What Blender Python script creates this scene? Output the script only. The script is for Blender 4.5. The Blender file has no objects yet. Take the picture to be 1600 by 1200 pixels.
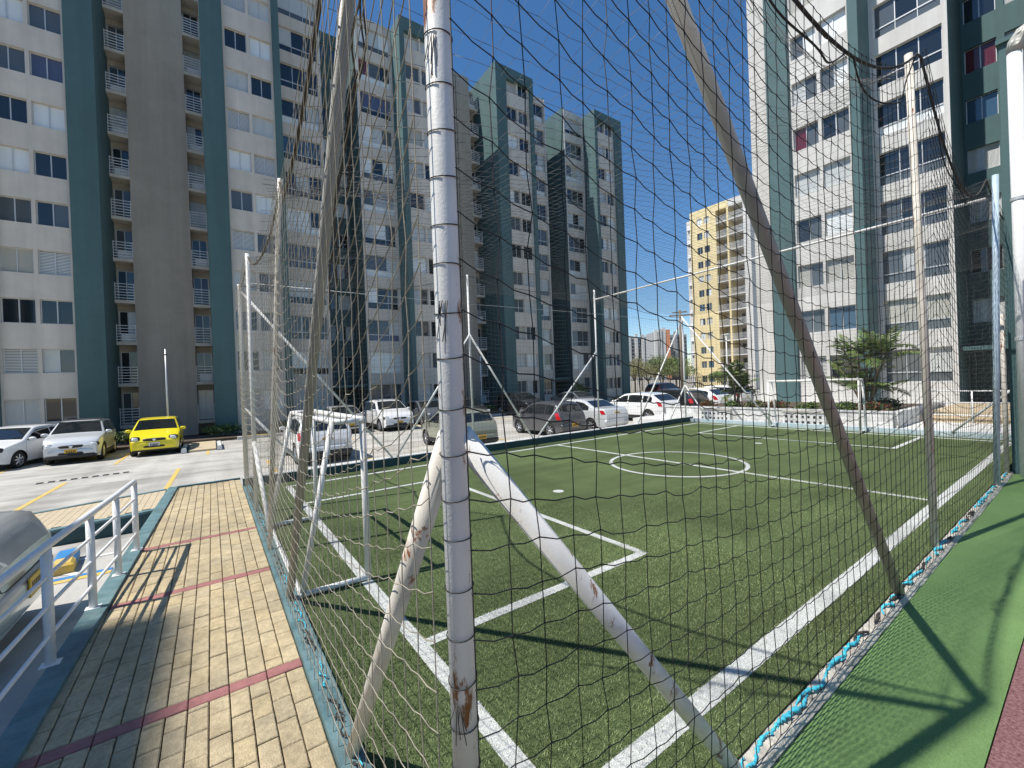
import bpy, math, random
import numpy as np
from mathutils import Vector, Matrix
random.seed(7); rng = np.random.default_rng(7)
R = math.radians
sc = bpy.context.scene
col = sc.collection
# ------------------------------------------------------------------ camera
# X runs along the length of the court, Y across it, Z=0 is court level; the eye is 1.8 m above it
F, H, ROLL, PIT = 662.0, 1.8, math.atan(0.0385), math.atan(3/662)
CA, SA = .5787, .8156
fw = Vector((CA*math.cos(PIT), SA*math.cos(PIT), -math.sin(PIT)))
rt0 = Vector((SA, -CA, 0)); up0 = rt0.cross(fw)
cr = rt0*math.cos(ROLL) - up0*math.sin(ROLL); cu = up0*math.cos(ROLL) + rt0*math.sin(ROLL)
cd = bpy.data.cameras.new('camera'); cam = bpy.data.objects.new('camera', cd); col.objects.link(cam)
cd.sensor_fit = 'HORIZONTAL'; cd.sensor_width = 36; cd.lens = 36*F/1600; cd.clip_start = .05; cd.clip_end = 6000
M = Matrix((cr, cu, -fw)).transposed().to_4x4(); M.translation = Vector((0, 0, H)); cam.matrix_world = M
sc.camera = cam
# ------------------------------------------------------------------ light
SX, SY = .59, -.125                       # shadow shift per metre of height
sund = Vector((SX, SY, -1)).normalized()
EL = math.asin(-sund.z); AZ = math.atan2(-sund.x, -sund.y)   # azimuth of the sun, clockwise from +Y
w = bpy.data.worlds.new('World'); sc.world = w; w.use_nodes = True
nt = w.node_tree; bg = nt.nodes['Background']
sky = nt.nodes.new('ShaderNodeTexSky'); sky.sky_type = 'NISHITA'; sky.sun_disc = False
sky.sun_elevation = EL; sky.sun_rotation = AZ; sky.altitude = 0; sky.air_density = 1.0; sky.dust_density = .1; sky.ozone_density = 3.0
hs_ = nt.nodes.new('ShaderNodeHueSaturation'); hs_.inputs['Saturation'].default_value = 1.22
nt.links.new(sky.outputs[0], hs_.inputs['Color']); 
nt.links.new(hs_.outputs[0], bg.inputs[0])
bg.inputs[1].default_value = .128
sl = bpy.data.lights.new('sun', 'SUN'); sl.energy = 5.0; sl.angle = R(.53); sl.color = (1, .955, .88)
so = bpy.data.objects.new('sun', sl); col.objects.link(so); so.rotation_euler = sund.to_track_quat('-Z', 'Y').to_euler()
sc.view_settings.view_transform = 'Standard'; sc.view_settings.look = 'None'; sc.view_settings.exposure = .18; sc.view_settings.gamma = 1
sc.render.engine = 'CYCLES'
# ------------------------------------------------------------------ materials
MT = {}
def mat(name, c, rough=.7, var=0., scale=8., bump=0., bscale=60., metal=0., spec=.5, c2=None, detail=4, stretch=None, coat=0.):
    m = bpy.data.materials.new(name); m.use_nodes = True; t = m.node_tree; b = t.nodes['Principled BSDF']
    b.inputs['Roughness'].default_value = rough; b.inputs['Metallic'].default_value = metal
    b.inputs['Specular IOR Level'].default_value = spec; b.inputs['Coat Weight'].default_value = coat
    b.inputs['Base Color'].default_value = (*c, 1)
    tc = t.nodes.new('ShaderNodeTexCoord'); src = tc.outputs['Object']
    if stretch:
        mp = t.nodes.new('ShaderNodeMapping'); mp.inputs['Scale'].default_value = stretch; t.links.new(src, mp.inputs[0]); src = mp.outputs[0]
    if var or c2:
        n = t.nodes.new('ShaderNodeTexNoise'); n.inputs['Scale'].default_value = scale; n.inputs['Detail'].default_value = detail; n.inputs['Roughness'].default_value = .65
        t.links.new(src, n.inputs['Vector'])
        r = t.nodes.new('ShaderNodeValToRGB'); r.color_ramp.elements[0].position = .32; r.color_ramp.elements[1].position = .68
        a = c2 if c2 else tuple(x*(1-var) for x in c); d = c if c2 else tuple(min(1, x*(1+var)) for x in c)
        r.color_ramp.elements[0].color = (*a, 1); r.color_ramp.elements[1].color = (*d, 1)
        t.links.new(n.outputs['Fac'], r.inputs[0]); t.links.new(r.outputs[0], b.inputs['Base Color'])
    if bump:
        n2 = t.nodes.new('ShaderNodeTexNoise'); n2.inputs['Scale'].default_value = bscale; n2.inputs['Detail'].default_value = 5
        t.links.new(src, n2.inputs['Vector'])
        bp = t.nodes.new('ShaderNodeBump'); bp.inputs['Strength'].default_value = bump; bp.inputs['Distance'].default_value = .01
        t.links.new(n2.outputs['Fac'], bp.inputs['Height']); t.links.new(bp.outputs[0], b.inputs['Normal'])
    MT[name] = m; return m
def curtain(name, c, n=9., amp=.6, slats=False):
    m = mat(name, c, .35, spec=.6); t = m.node_tree; b = t.nodes['Principled BSDF']
    wv = t.nodes.new('ShaderNodeTexWave'); wv.wave_type = 'BANDS'; wv.bands_direction = 'Z' if slats else 'X'
    wv.inputs['Scale'].default_value = n; wv.inputs['Distortion'].default_value = 0 if slats else 3.; wv.inputs['Detail'].default_value = 1
    tc = t.nodes.new('ShaderNodeTexCoord'); t.links.new(tc.outputs['Object'], wv.inputs['Vector'])
    if slats:
        r = t.nodes.new('ShaderNodeValToRGB'); r.color_ramp.elements[0].position = .25; r.color_ramp.elements[1].position = .4
        r.color_ramp.elements[0].color = (.03, .04, .05, 1); r.color_ramp.elements[1].color = (*c, 1)
        t.links.new(wv.outputs['Fac'], r.inputs[0]); t.links.new(r.outputs[0], b.inputs['Base Color'])
    else:
        bp = t.nodes.new('ShaderNodeBump'); bp.inputs['Strength'].default_value = amp; bp.inputs['Distance'].default_value = .05
        t.links.new(wv.outputs['Fac'], bp.inputs['Height']); t.links.new(bp.outputs[0], b.inputs['Normal'])
    b.inputs['Coat Weight'].default_value = 1.; b.inputs['Coat Roughness'].default_value = .03
    return m
def rusty(name, c, rust=(.25, .09, .03), amount=.62, dirt=(.42, .38, .32)):
    m = mat(name, c, .45, bump=.12, bscale=150); t = m.node_tree; b = t.nodes['Principled BSDF']
    tc = t.nodes.new('ShaderNodeTexCoord')
    n = t.nodes.new('ShaderNodeTexNoise'); n.inputs['Scale'].default_value = 7; n.inputs['Detail'].default_value = 8; n.inputs['Roughness'].default_value = .7
    r = t.nodes.new('ShaderNodeValToRGB'); e = r.color_ramp.elements
    e[0].position = amount; e[0].color = (0, 0, 0, 1); e[1].position = amount+.05; e[1].color = (1, 1, 1, 1)
    n3 = t.nodes.new('ShaderNodeTexNoise'); n3.inputs['Scale'].default_value = 3.; n3.inputs['Detail'].default_value = 6
    r3 = t.nodes.new('ShaderNodeValToRGB'); r3.color_ramp.elements[0].position = .35; r3.color_ramp.elements[1].position = .75
    r3.color_ramp.elements[0].color = (*c, 1); r3.color_ramp.elements[1].color = (*dirt, 1)
    mx = t.nodes.new('ShaderNodeMix'); mx.data_type = 'RGBA'; mx.inputs['B'].default_value = (*rust, 1)
    mp_ = t.nodes.new('ShaderNodeMapping'); mp_.inputs['Scale'].default_value = (1.6, 1.6, .55); t.links.new(tc.outputs['Object'], mp_.inputs[0])
    for q in (n, n3): t.links.new(mp_.outputs[0], q.inputs['Vector'])
    t.links.new(n.outputs['Fac'], r.inputs[0]); t.links.new(n3.outputs['Fac'], r3.inputs[0])
    t.links.new(r3.outputs[0], mx.inputs['A']); t.links.new(r.outputs[0], mx.inputs['Factor']); t.links.new(mx.outputs['Result'], b.inputs['Base Color'])
    return m
def siding(name, c, var=.06, rows=5.0):
    m = mat(name, c, .8, var, 1.3, detail=7); t = m.node_tree; b = t.nodes['Principled BSDF']
    tc = t.nodes.new('ShaderNodeTexCoord'); wv = t.nodes.new('ShaderNodeTexWave'); wv.bands_direction = 'Z'; wv.wave_profile = 'SAW'
    wv.inputs['Scale'].default_value = rows/6.283*3.14; t.links.new(tc.outputs['Object'], wv.inputs['Vector'])
    n = t.nodes.new('ShaderNodeTexNoise'); n.inputs['Scale'].default_value = 25; n.inputs['Detail'].default_value = 6
    t.links.new(tc.outputs['Object'], n.inputs['Vector'])
    ad = t.nodes.new('ShaderNodeMath'); ad.operation = 'MULTIPLY_ADD'; ad.inputs[1].default_value = .5
    t.links.new(n.outputs['Fac'], ad.inputs[0]); t.links.new(wv.outputs['Fac'], ad.inputs[2])
    bp = t.nodes.new('ShaderNodeBump'); bp.inputs['Strength'].default_value = .25; bp.inputs['Distance'].default_value = .02
    t.links.new(ad.outputs[0], bp.inputs['Height']); t.links.new(bp.outputs[0], b.inputs['Normal'])
    return m
siding('wall_grey', (.70, .64, .56)); siding('wall_brown', (.52, .455, .38)); siding('teal', (.084, .158, .163))
siding('wall_white', (.70, .68, .64)); siding('yellow_wall', (.83, .68, .38)); mat('orange_wall', (.62, .26, .14), .8, .1)
siding('pale_wall', (.62, .62, .60)); siding('dim_wall', (.34, .34, .34))
mat('alu', (.62, .63, .63), .4, metal=.3); mat('white_metal', (.82, .82, .82), .35, .05, 20, .1, 90)
mat('glass_dark', (.015, .02, .024), .04, spec=.9); mat('glass_grey', (.10, .115, .125), .05, spec=.8); mat('glass_blue', (.05, .10, .16), .05, spec=.8)
mat('room_dark', (.02, .02, .02), .9)
curtain('curtain_white', (.74, .76, .74)); curtain('blind_white', (.80, .82, .80), amp=.05); curtain('curtain_cream', (.62, .60, .52)); curtain('curtain_maroon', (.16, .02, .035))
curtain('curtain_aqua', (.10, .55, .58)); curtain('curtain_lilac', (.62, .60, .72)); curtain('slat_white', (.72, .72, .68), 4.5, slats=True); curtain('curtain_blue', (.10, .12, .22))
mat('concrete_lot', (.56, .535, .485), .85, c2=(.38, .365, .325), scale=.7, bump=.25, bscale=90, detail=9)
mat('concrete_bay', (.52, .50, .455), .85, c2=(.38, .365, .335), scale=1.6, bump=.3, bscale=80, detail=9)
mat('concrete_pale', (.66, .65, .62), .85, .1, 2., .25, 70, detail=8)
mat('ground_tan', (.36, .32, .25), .95, .2, .3)
mat('teal_paint', (.085, .185, .205), .55, c2=(.17, .26, .27), scale=9., bump=.4, bscale=60, detail=9)
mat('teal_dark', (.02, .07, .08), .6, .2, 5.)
mat('white_paint', (.78, .78, .76), .6, c2=(.55, .55, .53), scale=9., bump=.3, bscale=50, detail=8)
mat('rough_cement', (.60, .56, .48), .9, c2=(.40, .37, .32), scale=18., bump=1., bscale=45, detail=8)
mat('pale_blue', (.42, .56, .62), .7, c2=(.60, .66, .68), scale=6., bump=.3, detail=8)
mat('paver_joint', (.13, .11, .08), .95, .3, 30, .5, 80)
for i, c in enumerate([(.60, .485, .30), (.58, .47, .29), (.61, .49, .29), (.55, .455, .29), (.62, .505, .315)]):
    mat('paver%d' % i, c, .85, c2=tuple(x*.68 for x in c), scale=32., bump=.7, bscale=110, detail=9)
mat('paver_red', (.40, .17, .16), .85, c2=(.30, .13, .12), scale=20., bump=.6, bscale=110)
mat('paver_far', (.55, .46, .31), .9, c2=(.47, .39, .27), scale=5., bump=.3)
mat('turf', (.150, .200, .082), .9, c2=(.062, .088, .034), scale=150., bump=1., bscale=200, detail=3, spec=.2)
mat('blade', (.24, .30, .12), .6, c2=(.36, .41, .20), scale=25., spec=.3); mat('blade_b', (.105, .15, .055), .6, spec=.3); mat('blade_white', (.80, .80, .79), .7)
mat('carpet', (.185, .30, .11), .8, c2=(.11, .205, .068), scale=30., bump=.3, bscale=120, detail=8, stretch=(3, 5, 1), spec=.3)
mat('rubber_red', (.15, .05, .055), .9, c2=(.33, .18, .175), scale=75., bump=1., bscale=200, detail=2)
mat('line_white', (.74, .75, .74), .8, c2=(.34, .36, .31), scale=190., bump=.7, bscale=180, detail=2)
mat('paint_yellow', (.72, .46, .05), .7, c2=(.60, .45, .2), scale=8., detail=8); mat('paint_blue', (.04, .22, .50), .6, .15, 12)
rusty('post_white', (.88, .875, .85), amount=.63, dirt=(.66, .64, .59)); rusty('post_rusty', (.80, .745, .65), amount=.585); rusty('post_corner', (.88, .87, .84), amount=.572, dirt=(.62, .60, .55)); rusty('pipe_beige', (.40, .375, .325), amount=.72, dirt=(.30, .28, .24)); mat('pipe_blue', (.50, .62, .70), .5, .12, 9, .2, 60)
mat('net_black', (.018, .018, .018), .55); mat('net_beige', (.30, .27, .21), .7, .35, 12); mat('net_roof', (.10, .10, .097), .6); mat('net_grey', (.13, .13, .125), .65); mat('rope_dark', (.045, .04, .032), .8, .4, 60, .8, 120)
mat('rope_cyan', (.02, .42, .58), .6, c2=(.10, .55, .66), scale=40.); mat('rope_brown', (.10, .075, .05), .9, .4, 60, .8, 120)
mat('tyre', (.018, .018, .018), .8); mat('rim', (.55, .55, .56), .3, metal=.8); mat('black_trim', (.02, .02, .021), .55); mat('car_glass', (.012, .015, .017), .03, spec=.9)
mat('lamp_clear', (.72, .74, .75), .08, spec=.8); mat('lamp_red', (.50, .012, .018), .12, spec=.7); mat('plate_yellow', (.80, .48, .04), .5); mat('plate_white', (.75, .75, .72), .5); mat('chrome', (.75, .76, .78), .12, metal=1.)
def paint(n, c, metal=0., r=.28): return mat('paint_'+n, c, r, metal=metal, coat=.8, spec=.5)
paint('white', (.80, .80, .79)); paint('silver', (.52, .53, .52), .35); paint('palesilver', (.66, .68, .69), .2); paint('yellowcar', (.86, .72, .015)); paint('grey', (.10, .10, .108), .4); paint('black', (.012, .012, .013))
paint('olive', (.33, .34, .26), .3); paint('darkgrey', (.045, .047, .05), .3); paint('red', (.20, .02, .02)); paint('bluegrey', (.16, .18, .20), .4)
mat('leaf_a', (.11, .185, .04), .45, c2=(.17, .23, .06), scale=3.); mat('leaf_b', (.035, .075, .02), .5, c2=(.06, .11, .03), scale=3.); mat('leaf_dry', (.22, .19, .07), .6, .3, 4)
mat('leaf_far', (.17, .17, .075), .7, .3, .6); mat('bark', (.20, .16, .11), .9, .3, 12, .6, 40); mat('leaf_red', (.20, .06, .03), .6, .4, 6); mat('soil', (.09, .065, .045), .95, .3, 9, .6, 40)
mat('tile_beige', (.56, .45, .30), .7, .15, 6); mat('iron', (.03, .03, .03), .6); mat('wood_pole', (.24, .19, .14), .9, .2, 8)
def weather(name, sc_, lo, hi=1.0, p0=.35, p1=.62, detail=7, tint=(1, 1, 1)):
    t = MT[name].node_tree; b = t.nodes['Principled BSDF']; tc = t.nodes.new('ShaderNodeTexCoord'); mp = t.nodes.new('ShaderNodeMapping'); mp.inputs['Scale'].default_value = sc_
    n = t.nodes.new('ShaderNodeTexNoise'); n.inputs['Scale'].default_value = 1; n.inputs['Detail'].default_value = detail; n.inputs['Roughness'].default_value = .6
    r = t.nodes.new('ShaderNodeValToRGB'); r.color_ramp.elements[0].position = p0; r.color_ramp.elements[1].position = p1
    r.color_ramp.elements[0].color = (lo*tint[0], lo*tint[1], lo*tint[2], 1); r.color_ramp.elements[1].color = (hi, hi, hi, 1)
    mx = t.nodes.new('ShaderNodeMix'); mx.data_type = 'RGBA'; mx.blend_type = 'MULTIPLY'; mx.inputs['Factor'].default_value = 1
    t.links.new(tc.outputs['Object'], mp.inputs[0]); t.links.new(mp.outputs[0], n.inputs['Vector']); t.links.new(n.outputs['Fac'], r.inputs[0])
    bc = b.inputs['Base Color']
    if bc.is_linked: t.links.new(bc.links[0].from_socket, mx.inputs['A'])
    else: mx.inputs['A'].default_value = bc.default_value
    t.links.new(r.outputs[0], mx.inputs['B']); t.links.new(mx.outputs['Result'], bc)
for q in ('wall_grey', 'wall_brown', 'teal', 'wall_white', 'yellow_wall', 'pale_wall'): weather(q, (1.6, 1.6, .09), .84); weather(q, (.35, .35, .3), .92)
for q in ('turf', 'blade', 'blade_b'): weather(q, (.55, .55, 1), .74, 1.12, .36, .64, 5); weather(q, (.15, 2.6, 1), .88, 1.05, .4, .6, 3)
weather('line_white', (1.2, 1.2, 1), .72, 1, .38, .5); weather('carpet', (.8, .8, 1), .82, 1.06)
weather('concrete_lot', (.35, 1.5, 1), .70, 1, .36, .5, 8); weather('concrete_lot', (1.1, .12, 1), .86, 1, .38, .52, 4); weather('concrete_bay', (.8, .8, 1), .72, 1, .36, .5)
for q in range(5): weather('paver%d' % q, (6, 6, 6), .80, 1.06, .36, .6)
for q in ('teal_paint', 'white_paint', 'rough_cement'): weather(q, (3, 3, 3), .70, 1.03, .36, .55)
weather('pipe_blue', (5, 5, .8), .75)
for q in ['paver%d' % i for i in range(5)]+['paver_red']:      # grain by place, so that no two bricks look alike
    weather(q, (1.1, .8, 1), .80, 1.05, .36, .6, 5)
    t = MT[q].node_tree; gn_ = t.nodes.new('ShaderNodeNewGeometry')
    for l in [l for l in t.links if l.from_node.type == 'TEX_COORD']: t.links.new(gn_.outputs['Position'], l.to_socket)
# ------------------------------------------------------------------ mesh helpers
class MB:
    def __init__(s): s.v = []; s.f = []; s.m = []
    def add(s, vs, fs, mi=0):
        o = len(s.v); s.v += [tuple(p) for p in vs]; s.f += [tuple(o+i for i in f) for f in fs]; s.m += [mi]*len(fs); return s
    def box(s, x0, x1, y0, y1, z0, z1, mi=0):
        return s.add([(x0, y0, z0), (x1, y0, z0), (x1, y1, z0), (x0, y1, z0), (x0, y0, z1), (x1, y0, z1), (x1, y1, z1), (x0, y1, z1)],
                     [(0, 3, 2, 1), (4, 5, 6, 7), (0, 1, 5, 4), (1, 2, 6, 5), (2, 3, 7, 6), (3, 0, 4, 7)], mi)
    def bev(s, x0, x1, y0, y1, z0, z1, b=.004, mi=0):   # box with a chamfered top
        v = [(x0, y0, z0), (x1, y0, z0), (x1, y1, z0), (x0, y1, z0), (x0, y0, z1-b), (x1, y0, z1-b), (x1, y1, z1-b), (x0, y1, z1-b),
             (x0+b, y0+b, z1), (x1-b, y0+b, z1), (x1-b, y1-b, z1), (x0+b, y1-b, z1)]
        return s.add(v, [(0, 1, 5, 4), (1, 2, 6, 5), (2, 3, 7, 6), (3, 0, 4, 7), (4, 5, 9, 8), (5, 6, 10, 9), (6, 7, 11, 10), (7, 4, 8, 11), (8, 9, 10, 11)], mi)
    def quad(s, a, b, c, d, mi=0): return s.add([a, b, c, d], [(0, 1, 2, 3)], mi)
    def pipe(s, pts, r, n=10, mi=0, cap=True):
        pts = [Vector(p) for p in pts]; rs = r if isinstance(r, (list, tuple)) else [r]*len(pts)
        vs = []; fs = []; ref = None
        for i, p in enumerate(pts):
            t = (pts[min(i+1, len(pts)-1)]-pts[max(i-1, 0)]).normalized()
            if ref is None: ref = Vector((0, 0, 1)) if abs(t.z) < .9 else Vector((1, 0, 0))
            a = t.cross(ref).normalized(); b = t.cross(a); ref = b.cross(t)*-1 if False else ref
            for k in range(n):
                q = 2*math.pi*k/n; vs.append(p+(a*math.cos(q)+b*math.sin(q))*rs[i])
        for i in range(len(pts)-1):
            for k in range(n): fs.append((i*n+k, i*n+(k+1) % n, (i+1)*n+(k+1) % n, (i+1)*n+k))
        if cap: fs += [tuple(range(n))[::-1], tuple((len(pts)-1)*n+k for k in range(n))]
        return s.add(vs, fs, mi)
    def ell(s, c, r, nu=10, nv=7, e=1., mi=0):          # superellipsoid
        sg = lambda x, p: math.copysign(abs(x)**p, x)
        vs = []; fs = []
        for j in range(nv+1):
            ph = -math.pi/2+math.pi*j/nv
            for i in range(nu):
                th = 2*math.pi*i/nu
                vs.append((c[0]+r[0]*sg(math.cos(ph), e)*sg(math.cos(th), e), c[1]+r[1]*sg(math.cos(ph), e)*sg(math.sin(th), e), c[2]+r[2]*sg(math.sin(ph), e)))
        for j in range(nv):
            for i in range(nu): fs.append((j*nu+i, j*nu+(i+1) % nu, (j+1)*nu+(i+1) % nu, (j+1)*nu+i))
        return s.add(vs, fs, mi)
    def mesh(s, name, mats, smooth=False):
        me = bpy.data.meshes.new(name); me.from_pydata(s.v, [], s.f)
        for m in ([mats] if isinstance(mats, str) else mats): me.materials.append(MT[m])
        if len(set(s.m)) > 1: me.polygons.foreach_set('material_index', s.m)
        if smooth: me.polygons.foreach_set('use_smooth', [True]*len(s.f))
        me.update(); return me
    def build(s, name, mats, parent=None, smooth=False):
        return link(name, s.mesh(name, mats, smooth), parent)
def link(name, data, parent=None, loc=None):
    o = bpy.data.objects.new(name, data); col.objects.link(o)
    if parent is not None: o.parent = parent
    if loc is not None: o.location = loc
    return o
def tag(o, label=None, cat=None, group=None, kind=None):
    if label: o['label'] = label
    if cat: o['category'] = cat
    if group: o['group'] = group
    if kind: o['kind'] = kind
    return o
def empty(name, loc=(0, 0, 0), rz=0., label=None, cat=None, group=None):
    o = link(name, None, None, loc); o.rotation_euler = (0, 0, rz); o.empty_display_size = .2; return tag(o, label, cat, group)
def copy_tree(o, parent=None):
    c = o.copy(); col.objects.link(c)
    if parent is not None: c.parent = parent
    for k in list(o.children): copy_tree(k, c)
    return c
def npmesh(name, V, Q, mats, mi=None, tri=False):
    me = bpy.data.meshes.new(name); k = 3 if tri else 4
    me.vertices.add(len(V)); me.vertices.foreach_set('co', np.asarray(V, np.float32).ravel())
    me.loops.add(len(Q)*k); me.loops.foreach_set('vertex_index', np.asarray(Q, np.int32).ravel())
    me.polygons.add(len(Q)); me.polygons.foreach_set('loop_start', np.arange(0, len(Q)*k, k, dtype=np.int32))
    for m in mats: me.materials.append(MT[m])
    if mi is not None: me.polygons.foreach_set('material_index', np.asarray(mi, np.int32))
    me.update(); me.validate(); return me
# ------------------------------------------------------------------ the setting: ground, lot, court, pavement
tag(MB().box(-900, 2500, -900, 2500, -1.2, -.72).build('ground', 'ground_tan'), kind='structure')
tag(MB().box(-45, 62, 9.72, 29.5, -.71, -.6).build('parking_lot', 'concrete_lot'), kind='structure')
tag(MB().box(-14, -.62, -8, 8.68, -.705, -.28).build('parking_bay', 'concrete_bay'), kind='structure')
tag(MB().box(15.62, 40, -12, 12.6, -.71, -.05).build('plaza', 'concrete_pale'), kind='structure')
tag(MB().box(.56, 15.1, 1.04, 9.46, -.71, 0).build('court_turf', 'turf'), kind='structure')
tag(MB().box(.3, 10.68, .36, .93, -.71, -.02).build('green_carpet', 'carpet'), kind='structure')
tag(MB().box(-.4, 10.68, -9, .355, -.71, -.024).build('rubber_paving', 'rubber_red'), kind='structure')
# painted lines of the court, 4 mm above the turf
ln = MB(); Z1 = .004
def line(x0, x1, y0, y1): ln.box(x0, x1, y0, y1, .001, Z1)
GX0, GX1, TY0, TY1, LW = 1.12, 14.72, 1.33, 8.95, .1
line(GX0-.05, GX0+.05, TY0+.06, TY1-.06); line(GX1-.05, GX1+.05, TY0+.06, TY1-.06)
line(GX0-.05, GX1+.05, TY0-.06, TY0+.06); line(GX0-.05, GX1+.05, TY1-.05, TY1+.05); line(7.8-.04, 7.8+.04, TY0+.06, TY1-.05)
for s, g in ((1, GX0), (-1, GX1)):
    xs = sorted((g+s*.05, g+s*2.43)); line(xs[0], xs[1], 2.75, 2.84); line(xs[0], xs[1], 7.38, 7.46); xs = sorted((g+s*2.38, g+s*2.46)); line(xs[0], xs[1], 2.842, 7.378)
    cx = g+s*3.41; ln.add([(cx+.09*math.cos(q*.5236), 5.2+.09*math.sin(q*.5236), Z1) for q in range(12)], [tuple(range(12))])
nn = 72; vs = []; fs = []
for i in range(nn):
    q = 2*math.pi*i/nn
    for rr in (1.27, 1.345): vs.append((7.78+rr*math.cos(q), 5.22+rr*math.sin(q), Z1+.003))
for i in range(nn): fs.append((2*i, 2*i+1, (2*i+3) % (2*nn), (2*i+2) % (2*nn)))
ln.add(vs, fs); tag(ln.build('court_markings', 'line_white'), kind='structure')
# turf blades near the camera
def in_line(x, y):
    return ((abs(x-GX0) < .05) & (y > TY0-.06)) | ((abs(y-TY0) < .06) & (x > GX0-.05)) | ((y > 2.75) & (y < 2.84) & (x > GX0) & (x < 3.58)) | ((abs(x-3.54) < .04) & (y > 2.75) & (y < 7.46))
def blades(n, x0, x1, y0, y1, h):
    x = rng.uniform(x0, x1, n); y = rng.uniform(y0, y1, n); a = rng.uniform(0, 6.283, n); hh = h*rng.uniform(.6, 1.3, n); wd = .0016*rng.uniform(.8, 1.4, n)
    lean = rng.normal(0, .55, (n, 2))*hh[:, None]
    V = np.zeros((n, 3, 3)); V[:, 0, 0] = x-np.cos(a)*wd; V[:, 0, 1] = y-np.sin(a)*wd; V[:, 1, 0] = x+np.cos(a)*wd; V[:, 1, 1] = y+np.sin(a)*wd
    V[:, 2, 0] = x+lean[:, 0]; V[:, 2, 1] = y+lean[:, 1]; V[:, 2, 2] = hh
    wl = in_line(x, y); mi = np.where(wl & (rng.random(n) < .85), 2, np.where(rng.random(n) < .5, 1, 0))
    return V, mi
P_ = [blades(150000, .57, 4.2, 1.05, 3.2, .013), blades(70000, .57, 4.2, 3.2, 6.0, .014), blades(60000, 4.2, 8., 1.05, 4., .014)]
V = np.concatenate([p[0] for p in P_]).reshape(-1, 3); mi = np.concatenate([p[1] for p in P_])
g = link('turf_grass', npmesh('turf_grass', V, np.arange(len(V)).reshape(-1, 3), ['blade', 'blade_b', 'blade_white'], mi, True))
tag(g, 'short green artificial grass fibres covering the small football court', 'artificial grass', kind='stuff')
# kerbs of the court
k = MB().box(.43, .55, 1.06, 9.46, -.71, .035).build('court_kerb', 'teal_paint'); tag(k, kind='structure')
kq = MB(); nk = 300; vs = []; fs = []; J_ = np.stack([np.convolve(rng.normal(0, 1, nk+5), np.ones(5)/5, 'valid') for _ in range(9)])
for i in range(nk+1):
    x = .3+(10.68-.3)*i/nk; j_ = lambda k, a: float(J_[k, min(i, nk)])*a
    vs += [(x, .935, -.71), (x, .932+j_(0, .006), -.014), (x, .952+j_(1, .006), .012+j_(2, .006)), (x, .985, .02+j_(3, .005)), (x, 1.02+j_(4, .005), .018+j_(5, .005)), (x, 1.036, -.71)]
for i in range(nk):
    for j in range(5): fs.append((i*6+j, (i+1)*6+j, (i+1)*6+j+1, i*6+j+1)[::-1])
kq.add(vs, fs); k = kq.build('court_kerb', 'rough_cement'); tag(k, kind='structure')
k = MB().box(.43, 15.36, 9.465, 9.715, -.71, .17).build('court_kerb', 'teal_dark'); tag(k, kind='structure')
MB().box(.43, 15.36, 9.475, 9.70, .171, .178).build('painted_top', 'white_paint', k)
k = MB().box(15.11, 15.36, 1.04, 9.46, -.71, .12).build('court_kerb', 'pale_blue'); tag(k, kind='structure')
tag(MB().box(15.37, 15.61, 1.04, 9.715, -.71, .05).build('paved_edge', 'concrete_pale'), kind='structure')
# sidewalk with pavers
LX = lambda y: -.84+.034*(y-3.2)
sb_ = MB(); ya_, yb_ = -2., 10.52
sb_.add([(LX(ya_)-.07, ya_, -.71), (.43, ya_, -.71), (.43, yb_, -.71), (LX(yb_)-.07, yb_, -.71), (LX(ya_)-.07, ya_, -.03), (.43, ya_, -.03), (.43, yb_, -.03), (LX(yb_)-.07, yb_, -.03)],
       [(0, 3, 2, 1), (4, 5, 6, 7), (0, 1, 5, 4), (1, 2, 6, 5), (2, 3, 7, 6), (3, 0, 4, 7)])
sw = sb_.build('sidewalk', 'paver_joint'); tag(sw, kind='structure')
kb = MB(); y0, y1 = -2., 10.5
kb.add([(LX(y0)-.14, y0, -.7), (LX(y0), y0, -.7), (LX(y1), y1, -.7), (LX(y1)-.14, y1, -.7), (LX(y0)-.14, y0, .03), (LX(y0), y0, .03), (LX(y1), y1, .03), (LX(y1)-.14, y1, .03)],
       [(0, 3, 2, 1), (4, 5, 6, 7), (0, 1, 5, 4), (1, 2, 6, 5), (2, 3, 7, 6), (3, 0, 4, 7)])
tag(kb.build('sidewalk_kerb', 'teal_paint'), kind='structure')
tag(MB().box(LX(10.5), .43, 10.525, 10.6, -.7, .02).build('sidewalk_kerb', 'teal_paint'), kind='structure')
REDS = (1.3, 3.14, 4.99, 6.6)
bricks = []
for ci in range(13):
    x0 = .428-.1*(ci+1)
    y = -.4-(.1 if ci % 2 else 0.)
    for rb in list(REDS)+[10.52]:
        while y < rb-.06:
            e = min(y+.2, rb-.05)
            if e-y > .03 and x0+.1 > LX(y)+.01: bricks.append((x0+.05, (y+e)/2, .094, e-y-.006, 0))
            y = e
        y = rb+.05+(0.1 if (ci % 2 and False) else 0)
        if ci % 2: 
            if x0+.1 > LX(rb): bricks.append((x0+.05, rb+.10, .096, .096, 0)) if rb < 10 else None
            y = rb+.15
for rb in REDS:
    for k_ in range(7):
        x1 = .428-.2*k_
        if x1 > LX(rb)+.03: bricks.append((x1-.1, rb, .196, .092, 1))
bricks.sort(key=lambda b: abs(b[1]-2.)+abs(b[0])*.2)
cache = {}; rest = [MB() for _ in range(6)]
nb = 0
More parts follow.
